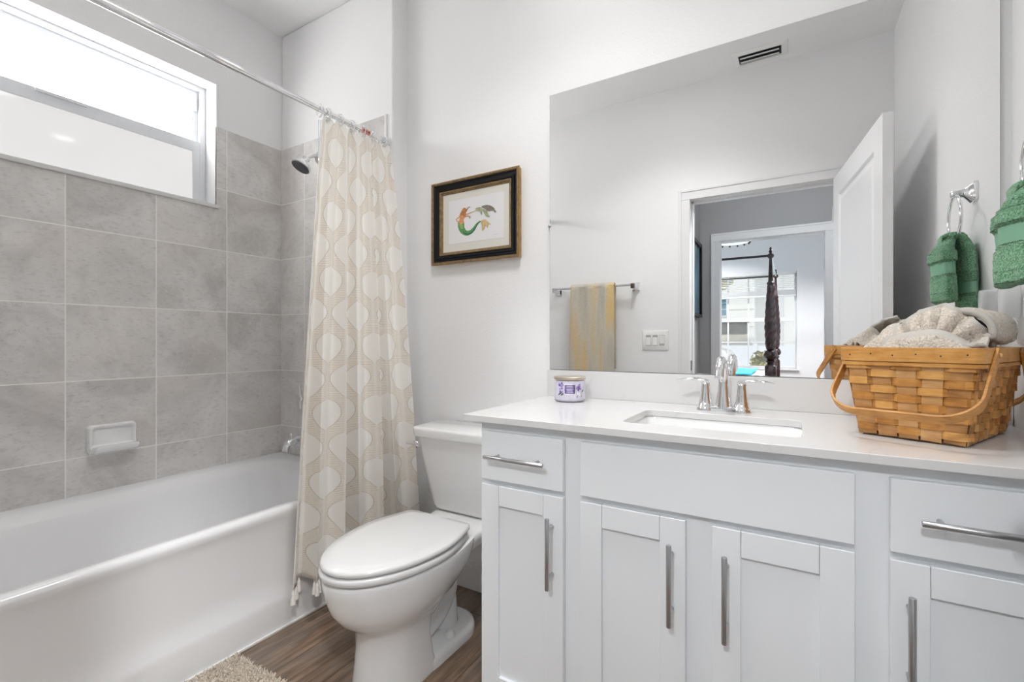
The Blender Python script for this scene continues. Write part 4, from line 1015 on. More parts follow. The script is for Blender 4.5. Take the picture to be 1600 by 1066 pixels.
pile = obj('shag_pile', bm, 'rug', rg, smooth=0); pile['kind'] = 'stuff'

# ------------------------------------------------------------------ recessed ceiling lights
def can(x, y, zc, power, label, col=(1, .995, .985), r=.068, group='recessed downlights over the vanity', spread=125):
    t = thing('ceiling_light', label, 'ceiling light', (x, y, zc), 0, group)
    bm = bmesh.new(); lathe(bm, (x, y, zc), [(r+.022, 0), (r+.022, -.004), (r+.014, -.008), (r, -.007), (r, -.001)], 32, cap0=False, cap1=False); obj('trim_ring', bm, 'plastic', t, smooth=40)
    bm = bmesh.new(); lathe(bm, (x, y, zc), [(r-.001, -.001), (r-.001, -.004), (.01, -.005)], 32); obj('lens', bm, 'lens', t, smooth=40)
    ld = bpy.data.lights.new('downlight', 'AREA'); ld.shape = 'DISK'; ld.size = 2*r; ld.energy = power; ld.color = col; ld.spread = math.radians(spread)
    lo = bpy.data.objects.new('downlight', ld); COL.objects.link(lo); lo.parent = t; lo.location = (0, 0, -.0075)
M['lens'] = glow('lamp_lens', (1, .985, .965, 1), 6.0, .4)
can(.11, 1.45, ZC, CAN_POWER, 'round recessed ceiling light above the basket end of the vanity')
can(-.62, 1.45, ZC, CAN_POWER*.8, 'round recessed ceiling light above the candle end of the vanity')
can(-.62, .86, ZC, FILL_PANEL_POWER, 'added out-of-view fill panel on the bathroom ceiling', r=.2, group=None, spread=118)  # added fill light that lifts the toilet, tub and cabinet fronts
# ceiling vent
ve = thing('ceiling_vent', 'white louvred ceiling vent reflected in the mirror', 'ceiling vent', (-.165, .21, ZC))
bm = bmesh.new(); vx_, vy_ = -.165, .215
loft(bm, [rrect(vx_, vy_, .29, .165, .006, ZC-.0003, 3), rrect(vx_, vy_, .286, .161, .006, ZC-.006, 3), rrect(vx_, vy_, .225, .105, .003, ZC-.012, 3), rrect(vx_, vy_, .223, .103, .003, ZC-.002, 3)], False, False); obj('vent_frame', bm, 'plastic', ve, smooth=30)
bm = bmesh.new(); box(bm, vx_-.11, vx_+.11, vy_-.050, vy_+.050, ZC-.0045, ZC-.003); obj('duct_shade_sheet', bm, 'dark', ve)  # near-black sheet paints the duct's shade under a solid ceiling
for k in range(2):
    bm = bmesh.new(); y = vy_-.018+k*.044
    loft(bm, [[Vector((x, y-.015, ZC-.010)), Vector((x, y+.013, ZC-.018)), Vector((x, y+.013, ZC-.0195)), Vector((x, y-.015, ZC-.0115))] for x in (vx_-.104, vx_+.100)]); obj('louvre', bm, 'plastic', ve, smooth=0)

# ------------------------------------------------------------------ door wall: casing, bathroom door, towel bar, switches (seen in the mirror)
def casing(name, x0, x1, zt, y, s, label, w=.070):
    bm = bmesh.new()
    for b in ((x0-w, x0+.002, zt), (x1-.002, x1+w, zt)):
        box(bm, b[0], b[1], min(y, y+s*.016), max(y, y+s*.016), 0, zt); 
    box(bm, x0-w, x1+w, min(y, y+s*.016), max(y, y+s*.016), zt, zt+w)
    for b in ((x0-w, x0-w+.018), (x1+w-.018, x1+w)): box(bm, b[0], b[1], min(y+s*.016, y+s*.021), max(y+s*.016, y+s*.021), 0, zt+w)
    box(bm, x0-w+.018, x1+w-.018, min(y+s*.016, y+s*.021), max(y+s*.016, y+s*.021), zt+w-.018, zt+w)
    return struct(obj(name, bm, 'trim', bevel=.003), label, 'door casing')
casing('trim_3', DX0, DX1, DZ, YD, 1, 'white casing round the bathroom doorway, seen in the mirror')
casing('trim_4', DX0, DX1, DZ, -.04, -1, 'white casing on the hall side of the bathroom doorway')
bm = bmesh.new()
for b in ((DX0, DX0+.004, -.04, YD, 0, DZ), (DX1-.004, DX1, -.04, YD, 0, DZ), (DX0, DX1, -.04, YD, DZ-.004, DZ), (DX0+.004, DX0+.015, -.005, .030, 0, DZ-.004), (DX0+.004, DX1-.004, -.005, .030, DZ-.015, DZ-.004)): box(bm, *b)
struct(obj('trim_5', bm, 'trim', bevel=.001), 'white jamb lining of the bathroom doorway', 'door jamb')
bm = bmesh.new(); box(bm, DX0+.0042, DX0+.0065, .040, .068, .90, .965); tag(obj('strike_plate', bm, 'iron', bevel=.0005), 'dark strike plate on the doorway jamb', 'strike plate')
hx_, hy_ = .222, .088; dang = math.atan2(.945-hy_, .337-hx_)
dr = thing('door_1', 'open white two panel bathroom door, seen in the mirror', 'door', (hx_, hy_, .01), dang); dr['kind'] = 'structure'
DLn, DT, DHt = .855, .035, 2.02
bm = bmesh.new(); box(bm, 0, DLn, -DT/2, DT/2, 0, DHt); bmesh.ops.recalc_face_normals(bm, faces=bm.faces[:])
# recessed panels: inset faces on both sides
bm.free(); bm = bmesh.new()
def slab_with_panels(bm, L, T, H, panels):
    xs = sorted({0, L, *[p[0] for p in panels], *[p[1] for p in panels]}); zs = sorted({0, H, *[p[2] for p in panels], *[p[3] for p in panels]})
    for s in (-1, 1):
        for i in range(len(xs)-1):
            for j in range(len(zs)-1):
                if any(abs(xs[i]-p[0]) < 1e-6 and abs(zs[j]-p[2]) < 1e-6 for p in panels):
                    q = [p for p in panels if abs(xs[i]-p[0]) < 1e-6 and abs(zs[j]-p[2]) < 1e-6][0]
                    def rr(ins, d): return [Vector((x, s*(T/2-d), z)) for x, z in ((q[0]+ins, q[2]+ins), (q[1]-ins, q[2]+ins), (q[1]-ins, q[3]-ins), (q[0]+ins, q[3]-ins))]
                    loft(bm, [rr(0, 0), rr(.004, .002), rr(.012, .009), rr(.022, .010), rr(.045, .004), rr(.050, .004)], False, True)
                else: bm.faces.new([bm.verts.new((x, s*T/2, z)) for x, z in ((xs[i], zs[j]), (xs[i+1], zs[j]), (xs[i+1], zs[j+1]), (xs[i], zs[j+1]))])
    for a, b in (((0, 0), (L, 0)), ((L, 0), (L, H)), ((L, H), (0, H)), ((0, H), (0, 0))):
        bm.faces.new([bm.verts.new(p) for p in ((a[0], -T/2, a[1]), (b[0], -T/2, b[1]), (b[0], T/2, b[1]), (a[0], T/2, a[1]))])
    bmesh.ops.remove_doubles(bm, verts=bm.verts[:], dist=1e-5)
slab_with_panels(bm, DLn, DT, DHt, [(.115, DLn-.115, .22, .90), (.115, DLn-.115, 1.02, DHt-.115)])
obj('door_leaf', bm, 'door', dr, local=True, smooth=20)
for s in (-1, 1):
    bm = bmesh.new(); lathe(bm, (DLn-.06, s*DT/2, .93), [(.030, 0), (.029, s*.005), (.012, s*.008), (.011, s*.016), (.022, s*.022), (.025, s*.028), (.018, s*.034), (.004, s*.035)], 20, 'y'); obj('door_knob', bm, 'nickel', dr, local=True, smooth=50)
for z in (.22, 1.02, 1.82):
    bm = bmesh.new(); tube(bm, [(-.004, DT/2, z-.045), (-.004, DT/2, z+.045)], .006, 10); obj('hinge', bm, 'nickel', dr, local=True, smooth=50)

tb = thing('towel_bar', 'chrome towel bar on the door wall, seen in the mirror', 'towel bar', (-1.245, YD, 1.488))
bm = bmesh.new(); tube(bm, [(-1.545, YD+.068, 1.488), (-.945, YD+.068, 1.488)], .0095, 8); obj('bar', bm, 'chrome', tb, smooth=30)
for x in (-1.545, -.945):
    bm = bmesh.new(); loft(bm, [[Vector((x+v.x, y, 1.478+v.y)) for v in rrect(0, 0, w, h, .004, 0, 3)] for y, w, h in ((YD+.0004, .052, .062), (YD+.008, .052, .062), (YD+.018, .036, .044), (YD+.05, .030, .034), (YD+.084, .030, .034))]); obj('post', bm, 'chrome', tb, smooth=30)
bt = thing('bath_towel', 'beige bath towel with golden streaks draped over the towel bar', 'towel', (-1.24, YD+.068, .9))
bm = bmesh.new(); rows = []
for j in range(120):
    t = j/119
    row = []
    for i in range(90):
        s = i/89; x = -1.405+.328*s
        if t < .44: z = .86+(1.485-.86)*t/.44; y = YD+.090+.004*math.sin(17*s)+.012*(1-t/.44)+.008*math.sin(9*s+1)*(1-t/.44)
        elif t < .56: a = PI*(t-.44)/.12; z = 1.485+.022*math.sin(a); y = YD+.068+.022*math.cos(a)
        else: z = 1.485-(1.485-.90)*(t-.56)/.44; y = YD+.046-.002*math.sin(8*s)
        x += .010*(1-min(1, t/.44))*(s-.5)
        row.append(bm.verts.new((x+random.uniform(-.0006, .0006), y+random.uniform(-.0012, .0012), z+random.uniform(-.001, .001))))
    rows.append(row)
for a, b in zip(rows, rows[1:]):
    for i in range(89): bm.faces.new((a[i], a[i+1], b[i+1], b[i]))
obj('towel_cloth', bm, 'bartowel', bt, smooth=180, solid=.009)

M['bezel'] = mat('switch_gap_grey', (.45, .45, .46, 1), .6, bump_scale=40, bump_str=.01)
sw = thing('light_switch', 'white triple rocker switch plate beside the doorway', 'light switch', (-.812, YD, 1.10))
bm = bmesh.new(); loft(bm, [[Vector((-.812+v.x, y, 1.101+v.y)) for v in rrect(0, 0, w, h, .006, 0, 4)] for y, w, h in ((YD+.0003, .180, .138), (YD+.004, .180, .138), (YD+.0065, .172, .130))]); obj('switch_plate', bm, 'plastic', sw, smooth=40)
for k in range(3):
    x = -.812+(k-1)*.046
    bm = bmesh.new(); box(bm, x-.0175, x+.0175, YD+.0060, YD+.0072, 1.064, 1.138); r_ = obj('rocker_bezel', bm, 'bezel', sw)
    bm = bmesh.new(); s = 1 if k == 2 else -1
    loft(bm, [[Vector((xx, YD+.0065, 1.068)), Vector((xx, YD+.0065, 1.134)), Vector((xx, YD+.0085+s*.002, 1.134)), Vector((xx, YD+.0085, 1.101)), Vector((xx, YD+.0085-s*.002, 1.068))] for xx in (x-.0160, x+.0160)]); obj('rocker', bm, 'plastic', r_, smooth=0)
    for z in (1.150, 1.052):
        bm = bmesh.new(); lathe(bm, (x, YD+.0062, z), [(.003, 0), (.003, .0012), (.001, .0016)], 10, 'y'); obj('screw', bm, 'vinyl', sw)

# ------------------------------------------------------------------ hall beyond the doorway
YH0, YB = -.04, RY(4.812)          # hall from YH0 back to the bedroom wall
sbox('wall_hall_left', 'hall', [(-.88, -.761, YB, YH0, 0, 2.75)], 'shade-toned white hall wall carrying the framed picture, seen in the mirror', 'wall')
sbox('wall_hall_right', 'hall', [(.72, .84, YB, YH0, 0, 2.75)], 'shade-toned white hall wall right of the bedroom door', 'wall')
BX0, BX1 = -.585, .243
sbox('wall_bedroom_door', 'hall', [(-.88, BX0, YB-.115, YB, 0, 2.75), (BX1, .84, YB-.115, YB, 0, 2.75), (BX0, BX1, YB-.115, YB, 2.035, 2.75)], 'shade-toned white hall wall around the bedroom doorway', 'wall')
sbox('ceiling_hall', 'ceiling', [(-.88, .84, YB-.115, YH0, 2.75, 2.85)], 'hall ceiling', 'ceiling')
casing('trim_6', BX0, BX1, 2.035, YB, 1, 'white casing round the bedroom doorway, seen in the mirror', .075)
bm = bmesh.new()
for b in ((BX0, BX0+.004, YB-.115, YB, 0, 2.035), (BX1-.004, BX1, YB-.115, YB, 0, 2.035), (BX0, BX1, YB-.115, YB, 2.031, 2.035)): box(bm, *b)
struct(obj('trim_7', bm, 'trim'), 'white jamb lining of the bedroom doorway', 'door jamb')
bm = bmesh.new(); box(bm, BX1-.0065, BX1-.0042, YB-.085, YB-.050, 1.72, 1.82); tag(obj('door_hinge', bm, 'nickel', bevel=.0005), 'grey hinge on the right jamb of the bedroom doorway', 'hinge')
hp = thing('framed_picture', 'blue picture in a dark frame on the hall wall, seen in the mirror', 'framed picture', (-.761, RY(4.45), 1.66))
y0_, y1_ = RY(4.74), RY(4.16)
bm = bmesh.new()
for b in ((y0_, y0_+.03, 1.318, 2.006), (y1_-.03, y1_, 1.318, 2.006), (y0_+.03, y1_-.03, 1.318, 1.348), (y0_+.03, y1_-.03, 1.976, 2.006)): box(bm, -.7605, -.728, *b)
obj('frame', bm, 'frame_black', hp, bevel=.002)
M['blueart'] = mat('blue_seascape', (.16, .30, .38, 1), .15, vary=.35, vscale=3)
bm = bmesh.new(); box(bm, -.7600, -.748, y0_+.025, y1_-.025, 1.345, 1.98); obj('canvas', bm, 'blueart', hp)
can(-.08, -.75, 2.75, HALL_FILL_POWER, 'added round ceiling fill light in the hall', group=None)  # added lamp giving fill from the camera side

def fill_spot(p, target, power, label, key):  # fill lamps added to brighten the cabinet fronts and tub apron
    p = Vector(p); d = (Vector(target)-p).normalized()
    t = thing('hall_fill_spot', label, 'fill_spot', (p.x, p.y, 2.75))
    bm = bmesh.new(); lathe(bm, (p.x, p.y, 2.75), [(.05, 0), (.05, -.012), (.02, -.018)], 24); tube(bm, [(p.x, p.y, 2.735), (p.x, p.y, p.z+.02), p-d*.03], .009, 10); obj('mount', bm, 'plastic', t, smooth=40)
    bm = bmesh.new(); loft(bm, along(p, d, [(.05, -.12), (.085, -.11), (.115, -.02), (.118, .012), (.112, .012), (.108, -.004), (.02, -.006)], 32)); obj('lamp_head', bm, 'plastic', t, smooth=40)
    ld = bpy.data.lights.new(key, 'AREA'); ld.shape = 'DISK'; ld.size = .21; ld.energy = power; ld.spread = math.radians(100); ld.color = (.95, .98, 1)
    lo = bpy.data.objects.new(key, ld); COL.objects.link(lo); lo.parent = t; lo.location = p+d*.002-t.location; lo.rotation_euler = d.to_track_quat('-Z', 'Y').to_euler()
fill_spot((-.17, -1.28, 2.60), (-.15, 1.05, .75), FILL_SPOT_A, 'added out-of-view hall spotlight aimed at the vanity', 'fill_vanity')
fill_spot((.56, -.42, 2.58), (-1.55, .95, .45), FILL_SPOT_B, 'added out-of-view hall spotlight aimed at the tub', 'fill_tub')

# ------------------------------------------------------------------ bedroom, seen through both doorways in the mirror
YBI, YWN = YB-.115, RY(7.60)
sbox('wall_bedroom_near', 'bedroom', [(-3.6, -.88, YBI-.02, YBI+.02, 0, ZC), (.72, 1.6, YBI-.02, YBI+.02, 0, ZC)], 'white bedroom wall on the hall side', 'wall')
bwx0, bwx1, bwz0, bwz1 = -1.75, .055, .715, 2.075
sbox('wall_bedroom_window', 'bedroom', [(-3.6, bwx0, YWN-.14, YWN, 0, ZC), (bwx1, 1.6, YWN-.14, YWN, 0, ZC), (bwx0, bwx1, YWN-.14, YWN, 0, bwz0), (bwx0, bwx1, YWN-.14, YWN, bwz1, ZC)], 'white bedroom wall around the window', 'wall')
sbox('wall_bedroom_left', 'bedroom', [(-3.7, -3.6, YWN, YBI, 0, ZC)], 'far left bedroom wall', 'wall')
sbox('wall_bedroom_right', 'bedroom', [(1.6, 1.7, YWN, YBI, 0, ZC)], 'white bedroom wall at the right', 'wall')
sbox('ceiling_bedroom', 'bedroom', [(-3.6, 1.6, YWN, YBI+.02, ZC, ZC+.1)], 'white bedroom ceiling', 'ceiling')
w2 = thing('window_2', 'white gridded bedroom window, seen in the mirror', 'window', ((bwx0+bwx1)/2, YWN-.07, bwz0)); w2['kind'] = 'structure'
bm = bmesh.new(); f_ = .028; ya, yb_ = YWN-.10, YWN-.05
for b in ((bwx0+f_, bwx1-f_, bwz0+.0005, bwz0+f_), (bwx0+f_, bwx1-f_, bwz1-f_, bwz1-.0005), (bwx0+.0005, bwx0+f_, bwz0+.0005, bwz1-.0005), (bwx1-f_, bwx1-.0005, bwz0+.0005, bwz1-.0005), (bwx0+f_, bwx1-f_, 1.385, 1.435)): box(bm, b[0], b[1], ya, yb_, b[2], b[3])
obj('window_frame', bm, 'trim', w2)
bm = bmesh.new()
xm = [-.235, -.547, -.819, -1.10, -1.40]
for x in xm: box(bm, x-.010, x+.010, YWN-.082, YWN-.066, bwz0+.01, bwz1-.01)
for z in (1.085, 1.75): box(bm, bwx0, bwx1, YWN-.083, YWN-.067, z-.008, z+.008)
obj('window_grid', bm, 'trim', w2)
bm = bmesh.new(); box(bm, bwx0+.01, bwx1-.01, YWN-.078, YWN-.074, bwz0+.01, bwz1-.01); obj('pane', bm, 'glass', w2)
bm = bmesh.new(); box(bm, bwx0-.03, bwx1+.03, YWN-.05, YWN+.03, bwz0-.022, bwz0); obj('window_sill', bm, 'trim', w2, bevel=.004)
bl = thing('window_blinds', 'white horizontal blinds raised at the top of the bedroom window', 'blinds', ((bwx0+bwx1)/2, YWN-.02, 1.8))
bm = bmesh.new(); box(bm, bwx0+.005, bwx1-.005, YWN-.045, YWN+.005, 2.045, 2.074); obj('head_rail', bm, 'trim', bl, bevel=.003)
for k in range(8):
    z = 2.030-.025*k; bm = bmesh.new()
    loft(bm, [[Vector((x, YWN-.042, z+.006)), Vector((x, YWN+.002, z-.006)), Vector((x, YWN+.002, z-.009)), Vector((x, YWN-.042, z+.003))] for x in (bwx0+.008, bwx1-.008)]); obj('slat', bm, 'trim', bl, smooth=0)
bm = bmesh.new()
for k in range(9): box(bm, bwx0+.008, bwx1-.008, YWN-.045, YWN+.005, 1.752+k*.008, 1.757+k*.008)
obj('stacked_slats', bm, 'trim', bl)
bm = bmesh.new(); box(bm, bwx0+.006, bwx1-.006, YWN-.046, YWN+.006, 1.726, 1.750); obj('bottom_rail', bm, 'trim', bl, bevel=.003)
for x in (-.10, -.60, -1.2):
    bm = bmesh.new(); tube(bm, [(x, YWN+.007, 2.05), (x, YWN+.007, 1.74)], .0022, 6); obj('ladder_cord', bm, 'trim', bl)
# four poster bed
PXF, PXH = -.186, -2.25; YP1, YP2 = RY(5.40), RY(7.10)
bed = thing('four_poster_bed', 'dark carved four poster bed, seen in the mirror', 'bed', (-1.2, (YP1+YP2)/2, 0))
def post(x, y):
    prof = [(.040, 0), (.044, .06), (.044, .62), (.050, .64), (.050, .845), (.040, .86), (.030, .875), (.042, .885), (.046, .90)]
    bulb = [(.030+.032*math.sin(PI*i/10)**.7, .905+.105*i/10) for i in range(11)]
    shaft = []
    for i in range(61):
        t = i/60; r = .030+.024*math.sin(PI*min(1, t/.7)*.5) if t < .7 else .054-.026*((t-.7)/.3)**1.4
        if t < .7: r = .036+.017*math.sin(PI*(t/.7)*.5)
        else: r = .053-.027*((t-.7)/.3)
        shaft.append((r, 1.015+(1.665-1.015)*(1-0)*t if True else 0))
    # belly sits low on the shaft: reverse so it is widest below the middle
    shaft = [(.034+.020*math.sin(PI*min(1, (i/60)/.55)*.5 if i/60 < .55 else PI*.5+PI*.42*((i/60-.55)/.45)), z) for i, (_, z) in enumerate(shaft)]
    shaft = [((.041+.010*min(1, (i/60)/.35)) if i/60 < .35 else (.051-.024*((i/60-.35)/.65)**1.25), z) for i, (_, z) in enumerate(shaft)]
    top = [(.032, 1.668), (.034, 1.685), (.026, 1.695), (.022, 1.70), (.013, 1.93), (.020, 1.935), (.030, 1.945), (.032, 1.965), (.024, 1.975), (.014, 1.980), (.011, 1.985), (.018, 2.0), (.012, 2.012), (.008, 2.018), (.014, 2.03), (.008, 2.042), (.001, 2.046)]
    out = []
    pts = prof+bulb+shaft+top; seg = 36; rings = []
    for r, z in pts:
        ring = []
        for k in range(seg):
            a = 2*PI*k/seg; rr = r
            if 1.03 < z < 1.66: rr = r*(1+.13*math.sin(6*(a+z*13)))
            if .905 < z < 1.01: rr = r*(1+.07*math.sin(10*a)*math.sin(z*260))
            if .64 <= z <= .845 or z < .63:
                ca, sa = math.cos(a), math.sin(a); rr = r*1.0/max(abs(ca), abs(sa))
                rr = min(rr, r*1.35)
            ring.append(Vector((x+rr*math.cos(a), y+rr*math.sin(a), z)))
        rings.append(ring)
    bm = bmesh.new(); loft(bm, rings); obj('post', bm, 'mahogany', bed, smooth=40)
for x in (PXF, PXH):
    for y in (YP1, YP2): post(x, y)
M['litrail'] = mat('rail_painted_lit', (.62, .72, .70, 1), .3, bump_scale=20, bump_str=.02)  # paler than the other rails: window light put into its colour
for y in (YP1, YP2):
    bm = bmesh.new(); tube(bm, [(PXF, y, 1.958), (PXH, y, 1.958)], .012, 10); obj('canopy_rail', bm, 'iron', bed, smooth=50)
for x in (PXF, PXH):
    bm = bmesh.new(); tube(bm, [(x, YP1, 1.958), (x, YP2, 1.958)], .010, 10); o = obj('canopy_rail', bm, 'litrail', bed, smooth=50); o['label'] = 'canopy rail painted in its lit tone across the bed end'
for y in (YP1, YP2):
    bm = bmesh.new(); box(bm, PXH, PXF, y-.015, y+.015, .28, .44); obj('side_rail', bm, 'mahogany', bed, bevel=.004)
bm = bmesh.new(); box(bm, PXF-.02, PXF+.02, YP2, YP1, .28, .60); obj('footboard', bm, 'mahogany', bed, bevel=.006)
bm = bmesh.new(); box(bm, PXH-.02, PXH+.02, YP2, YP1, .28, 1.30); obj('headboard', bm, 'mahogany', bed, bevel=.02)
M['linen'] = mat('white_linen', (.80, .82, .86, 1), .9, bump_scale=60, bump_str=.3)
bm = bmesh.new(); loft(bm, [rrect((PXF+PXH)/2, (YP1+YP2)/2, PXF-PXH-.10+a, YP1-YP2-.10+a, .08, z, 6) for a, z in ((0, .40), (.02, .44), (.02, .66), (0, .70), (-.06, .715))]); obj('mattress', bm, 'linen', bed, smooth=50)
M['teal'] = mat('turquoise_throw', (.06, .50, .66, 1), .9, bump_scale=90, bump_str=.6, vary=.25, vscale=30)
bm = bmesh.new(); rows = []
for j in range(40):
    row = []
    for i in range(40):
        x = -1.10+.72*i/39; y = YP2+.30+(YP1-YP2-.55)*j/39
        row.append(bm.verts.new((x, y, .722+.010*noise.noise(Vector((x*9, y*9, 0)))+.006*noise.noise(Vector((x*25, y*25, 3)))+.020)))
    rows.append(row)
for a, b in zip(rows, rows[1:]):
    for i in range(39): bm.faces.new((a[i], a[i+1], b[i+1], b[i]))
tag(obj('throw_blanket', bm, 'teal', smooth=180, solid=.012), 'turquoise throw blanket on the four poster bed', 'blanket')
# bedroom ceiling fixture
bf = thing('ceiling_fixture', 'white drum ceiling light with dark knobs in the bedroom', 'ceiling light', (-.62, RY(6.2), ZC))
bm = bmesh.new(); cxf, cyf = -.62, RY(6.2)
lathe(bm, (cxf, cyf, 0), [(.19, 2.285), (.20, 2.29), (.20, 2.42), (.19, 2.425)], 36); obj('drum_shade', bm, glow('drum_glow', (1, .99, .97, 1), .9, .6), bf, smooth=40)
bm = bmesh.new(); tube(bm, [(cxf, cyf, 2.42), (cxf, cyf, ZC-.02)], .008, 10); obj('stem', bm, 'plastic', bf)
bm = bmesh.new(); lathe(bm, (cxf, cyf, ZC), [(.07, 0), (.07, -.015), (.05, -.025), (.01, -.028)], 24); obj('canopy_plate', bm, 'plastic', bf)
for k in range(14):
    a = 2*PI*k/14; bm = bmesh.new(); lathe(bm, (cxf+.195*math.cos(a), cyf+.195*math.sin(a), 2.265), [(.002, .02), (.008, .014), (.011, .006), (.008, -.004), (.001, -.008)], 10); obj('knob', bm, 'iron', bf, smooth=60)
can(-1.0, -3.2, ZC, BED_FILL_POWER*.5, 'added ceiling fill light on the bed side of the bedroom', r=.09, group=None)  # this lamp and the next are added to keep the bedroom bright
can(.6, -2.6, ZC, BED_FILL_POWER*.5, 'added ceiling fill light at the right of the bedroom', r=.09, group=None)

# ------------------------------------------------------------------ outdoors beyond the bedroom window
GZ = -.60
M['ground'] = mat('pale_concrete', (.55, .54, .52, 1), .9, vary=.15, vscale=2); M['stucco'] = mat('white_stucco', (.80, .80, .78, 1), .9, bump_scale=30, bump_str=.3)
M['beigestucco'] = mat('beige_stucco', (.62, .57, .48, 1), .9, bump_scale=30, bump_str=.3); M['bluepane'] = mat('blue_window_glass', (.10, .22, .30, 1), .1, vary=.2, vscale=3)
M['darkscreen'] = mat('dark_porch_screen', (.11, .11, .10, 1), .7, vary=.3, vscale=8); M['roofm'] = mat('grey_shingle', (.25, .24, .23, 1), .9, vary=.3, vscale=12)
M['carpaint'] = mat('white_car_paint', (.80, .80, .81, 1), .2, coat=.6); M['carglass'] = mat('tinted_car_glass', (.05, .07, .075, 1), .08, bump_scale=3, bump_str=.01)
M['fence'] = mat('white_vinyl_fence', (.74, .76, .80, 1), .5, bump_scale=10, bump_str=.05); M['leafy'] = mat('dry_green_leaf', (.32, .30, .12, 1), .8, vary=.5, vscale=9)
M['treeleaf'] = mat('yellow_green_leaf', (.42, .40, .06, 1), .7, vary=.5, vscale=4); M['bark'] = mat('grey_bark', (.20, .16, .12, 1), .9, vary=.3, vscale=20)
sbox('ground', 'ground', [(-16, 12, -26, YWN-.2, GZ-.1, GZ)], 'pale driveway outside the bedroom window', 'ground')
hs = thing('neighbour_house', 'white house across the street, seen through the bedroom window', 'house', (-2, RY(18), GZ))
yh = RY(18)
bm = bmesh.new(); box(bm, -7, -1.10, yh-5, yh, GZ, 6.2); obj('wall', bm, 'stucco', hs)
bm = bmesh.new(); box(bm, -1.10, 4.5, yh-5.5, yh-.9, GZ, 6.2); obj('side_wing', bm, 'stucco', hs)
bm = bmesh.new(); loft(bm, [[Vector(p) for p in ((-7.4, yh+.4, 6.1), (4.9, yh+.4, 6.1), (4.9, yh-6, 6.1), (-7.4, yh-6, 6.1))], [Vector(p) for p in ((-5, yh-2.5, 7.8), (2.5, yh-2.5, 7.8), (2.5, yh-3.2, 7.8), (-5, yh-3.2, 7.8))]]); obj('roof', bm, 'roofm', hs)
for k, z in enumerate([-.2+.6*i for i in range(11)]):
    bm = bmesh.new(); box(bm, -7, -1.12, yh, yh+.012, z, z+.03); obj('siding_joint', bm, 'beigestucco', hs)
bm = bmesh.new(); box(bm, -2.62, -1.94, yh, yh+.05, 1.98, 2.72); wf = obj('window', bm, 'trim', hs)
for i in range(2):
    for j in range(3):
        bm = bmesh.new(); box(bm, -2.58+i*.315, -2.58+i*.315+.285, yh+.045, yh+.06, 2.02+j*.225, 2.02+j*.225+.205); obj('pane', bm, 'bluepane', wf)
bm = bmesh.new(); box(bm, -3.4, -1.33, yh, yh+.06, 1.37, 1.84); obj('porch_screen', bm, 'darkscreen', hs)
bm = bmesh.new(); box(bm, -3.4, -1.30, yh, yh+.10, 1.12, 1.33); obj('beige_band', bm, 'beigestucco', hs)
bm = bmesh.new(); box(bm, -.55, -.52, yh-.9, yh-.86, GZ, 5); tube(bm, [(-.30, yh-.86, GZ), (-.30, yh-.86, 5)], .03, 8); obj('downspout', bm, 'vinyl', hs)
fe = thing('fence', 'white vinyl fence behind the parked car', 'fence', (-1, RY(15), GZ))
for k in range(6):
    x = -4.5+k*1.2
    bm = bmesh.new(); box(bm, x+.05, x+1.15, RY(15)-.02, RY(15)+.02, GZ+.05, .98)
    obj('fence_panel', bm, 'fence', fe)
    bm = bmesh.new(); box(bm, x-.05, x+.05, RY(15)-.05, RY(15)+.05, GZ, 1.05); obj('fence_post', bm, 'fence', fe)
car = thing('car', 'white parked car outside the bedroom window', 'car', (-2.4, RY(12), GZ))
yc_ = RY(12)
def carsec(x, zt, zs, hw): return [Vector((x, yc_+s*hw_, z)) for s, hw_, z in ((-1, hw*.98, GZ+.30), (-1, hw, GZ+.65), (-1, hw, zs), (-1, hw*.80, zt), (1, hw*.80, zt), (1, hw, zs), (1, hw, GZ+.65), (1, hw*.98, GZ+.30))]
bm = bmesh.new(); loft(bm, [carsec(-4.6, .55, .45, .82), carsec(-4.4, .92, .45, .88), carsec(-1.50, .95, .44, .88), carsec(-1.28, .90, .43, .88), carsec(-.98, .47, .40, .87), carsec(-.35, .32, .28, .84), carsec(-.22, .10, .05, .78)]); obj('car_body', bm, 'carpaint', car, smooth=30)
bm = bmesh.new(); s = .895
loft(bm, [[Vector((x, yc_+y_, z)) for x, z in ((-4.2, .46), (-1.72, .46), (-1.72, .84), (-4.2, .84))] for y_ in (.74, .875)]); obj('side_window', bm, 'carglass', car)
bm = bmesh.new(); loft(bm, [[Vector((x, yc_+y_, z)) for x, z in ((-1.66, .46), (-1.16, .46), (-1.36, .84), (-1.66, .84))] for y_ in (.74, .875)]); obj('front_side_window', bm, 'carglass', car)
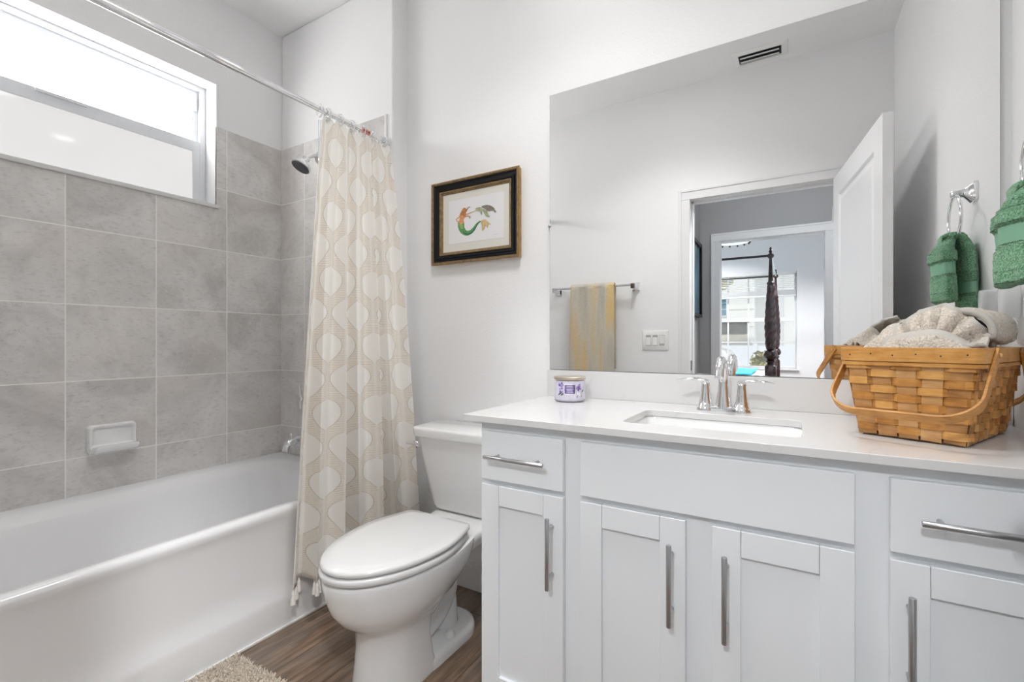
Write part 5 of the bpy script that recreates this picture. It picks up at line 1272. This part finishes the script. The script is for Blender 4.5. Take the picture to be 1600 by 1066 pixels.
bm = bmesh.new(); loft(bm, [rrect(-1.09, yc_+.98, .10, .16, .03, z, 4) for z in (.48, .52, .60, .62)]); obj('side_mirror', bm, 'black', car, smooth=50)
for x in (-3.9, -.9):
    for s_ in (-1, 1):
        bm = bmesh.new(); lathe(bm, (x, yc_+s_*.80, GZ+.33), [(.30, -.10), (.33, -.08), (.33, .08), (.30, .10)], 24, 'y'); wh = obj('tyre', bm, 'black', car)
        bm = bmesh.new(); lathe(bm, (x, yc_+s_*.80, GZ+.33), [(.20, s_*.09), (.19, s_*.105), (.03, s_*.11)], 20, 'y'); obj('hubcap', bm, 'nickel', wh)
def leaves(bm, c, R_, n, size):
    for i in range(n):
        d = Vector((random.gauss(0, 1), random.gauss(0, 1), random.gauss(0, 1))).normalized()*random.uniform(.45, 1)
        p = Vector(c)+Vector((d.x*R_[0], d.y*R_[1], d.z*R_[2])); a = Vector((random.gauss(0, 1), random.gauss(0, 1), random.gauss(0, 1))).normalized(); b = a.orthogonal().normalized()
        bm.faces.new([bm.verts.new(p+q) for q in (a*size, b*size*.5, -a*size, -b*size*.5)])
pl_ = thing('shrub', 'small dry green shrub beyond the bedroom window', 'shrub', (-.52, RY(11), GZ))
bm = bmesh.new(); leaves(bm, (-.52, RY(11), .60), (.24, .24, .34), 500, .055); obj('foliage', bm, 'leafy', pl_, smooth=0)
bm = bmesh.new(); 
for k in range(5): tube(bm, [(-.52+.02*k-.04, RY(11), GZ), (-.52+.08*(k-2), RY(11)+.05*(k % 2), .5)], .012, 6)
obj('stem', bm, 'bark', pl_)
tr2 = thing('tree', 'yellow green tree top beside the white house outside', 'tree', (-2.2, RY(15.5), GZ))
bm = bmesh.new(); leaves(bm, (-2.35, RY(15.5), 3.35), (1.0, .8, .85), 2200, .11); obj('crown', bm, 'treeleaf', tr2, smooth=0)
bm = bmesh.new(); tube(bm, bez([(-2.9, RY(15.5), GZ), (-2.85, RY(15.5), 1.2), (-2.5, RY(15.5), 3.0)], 6), [.13]*6+[.10]*7, 10); obj('trunk', bm, 'bark', tr2)
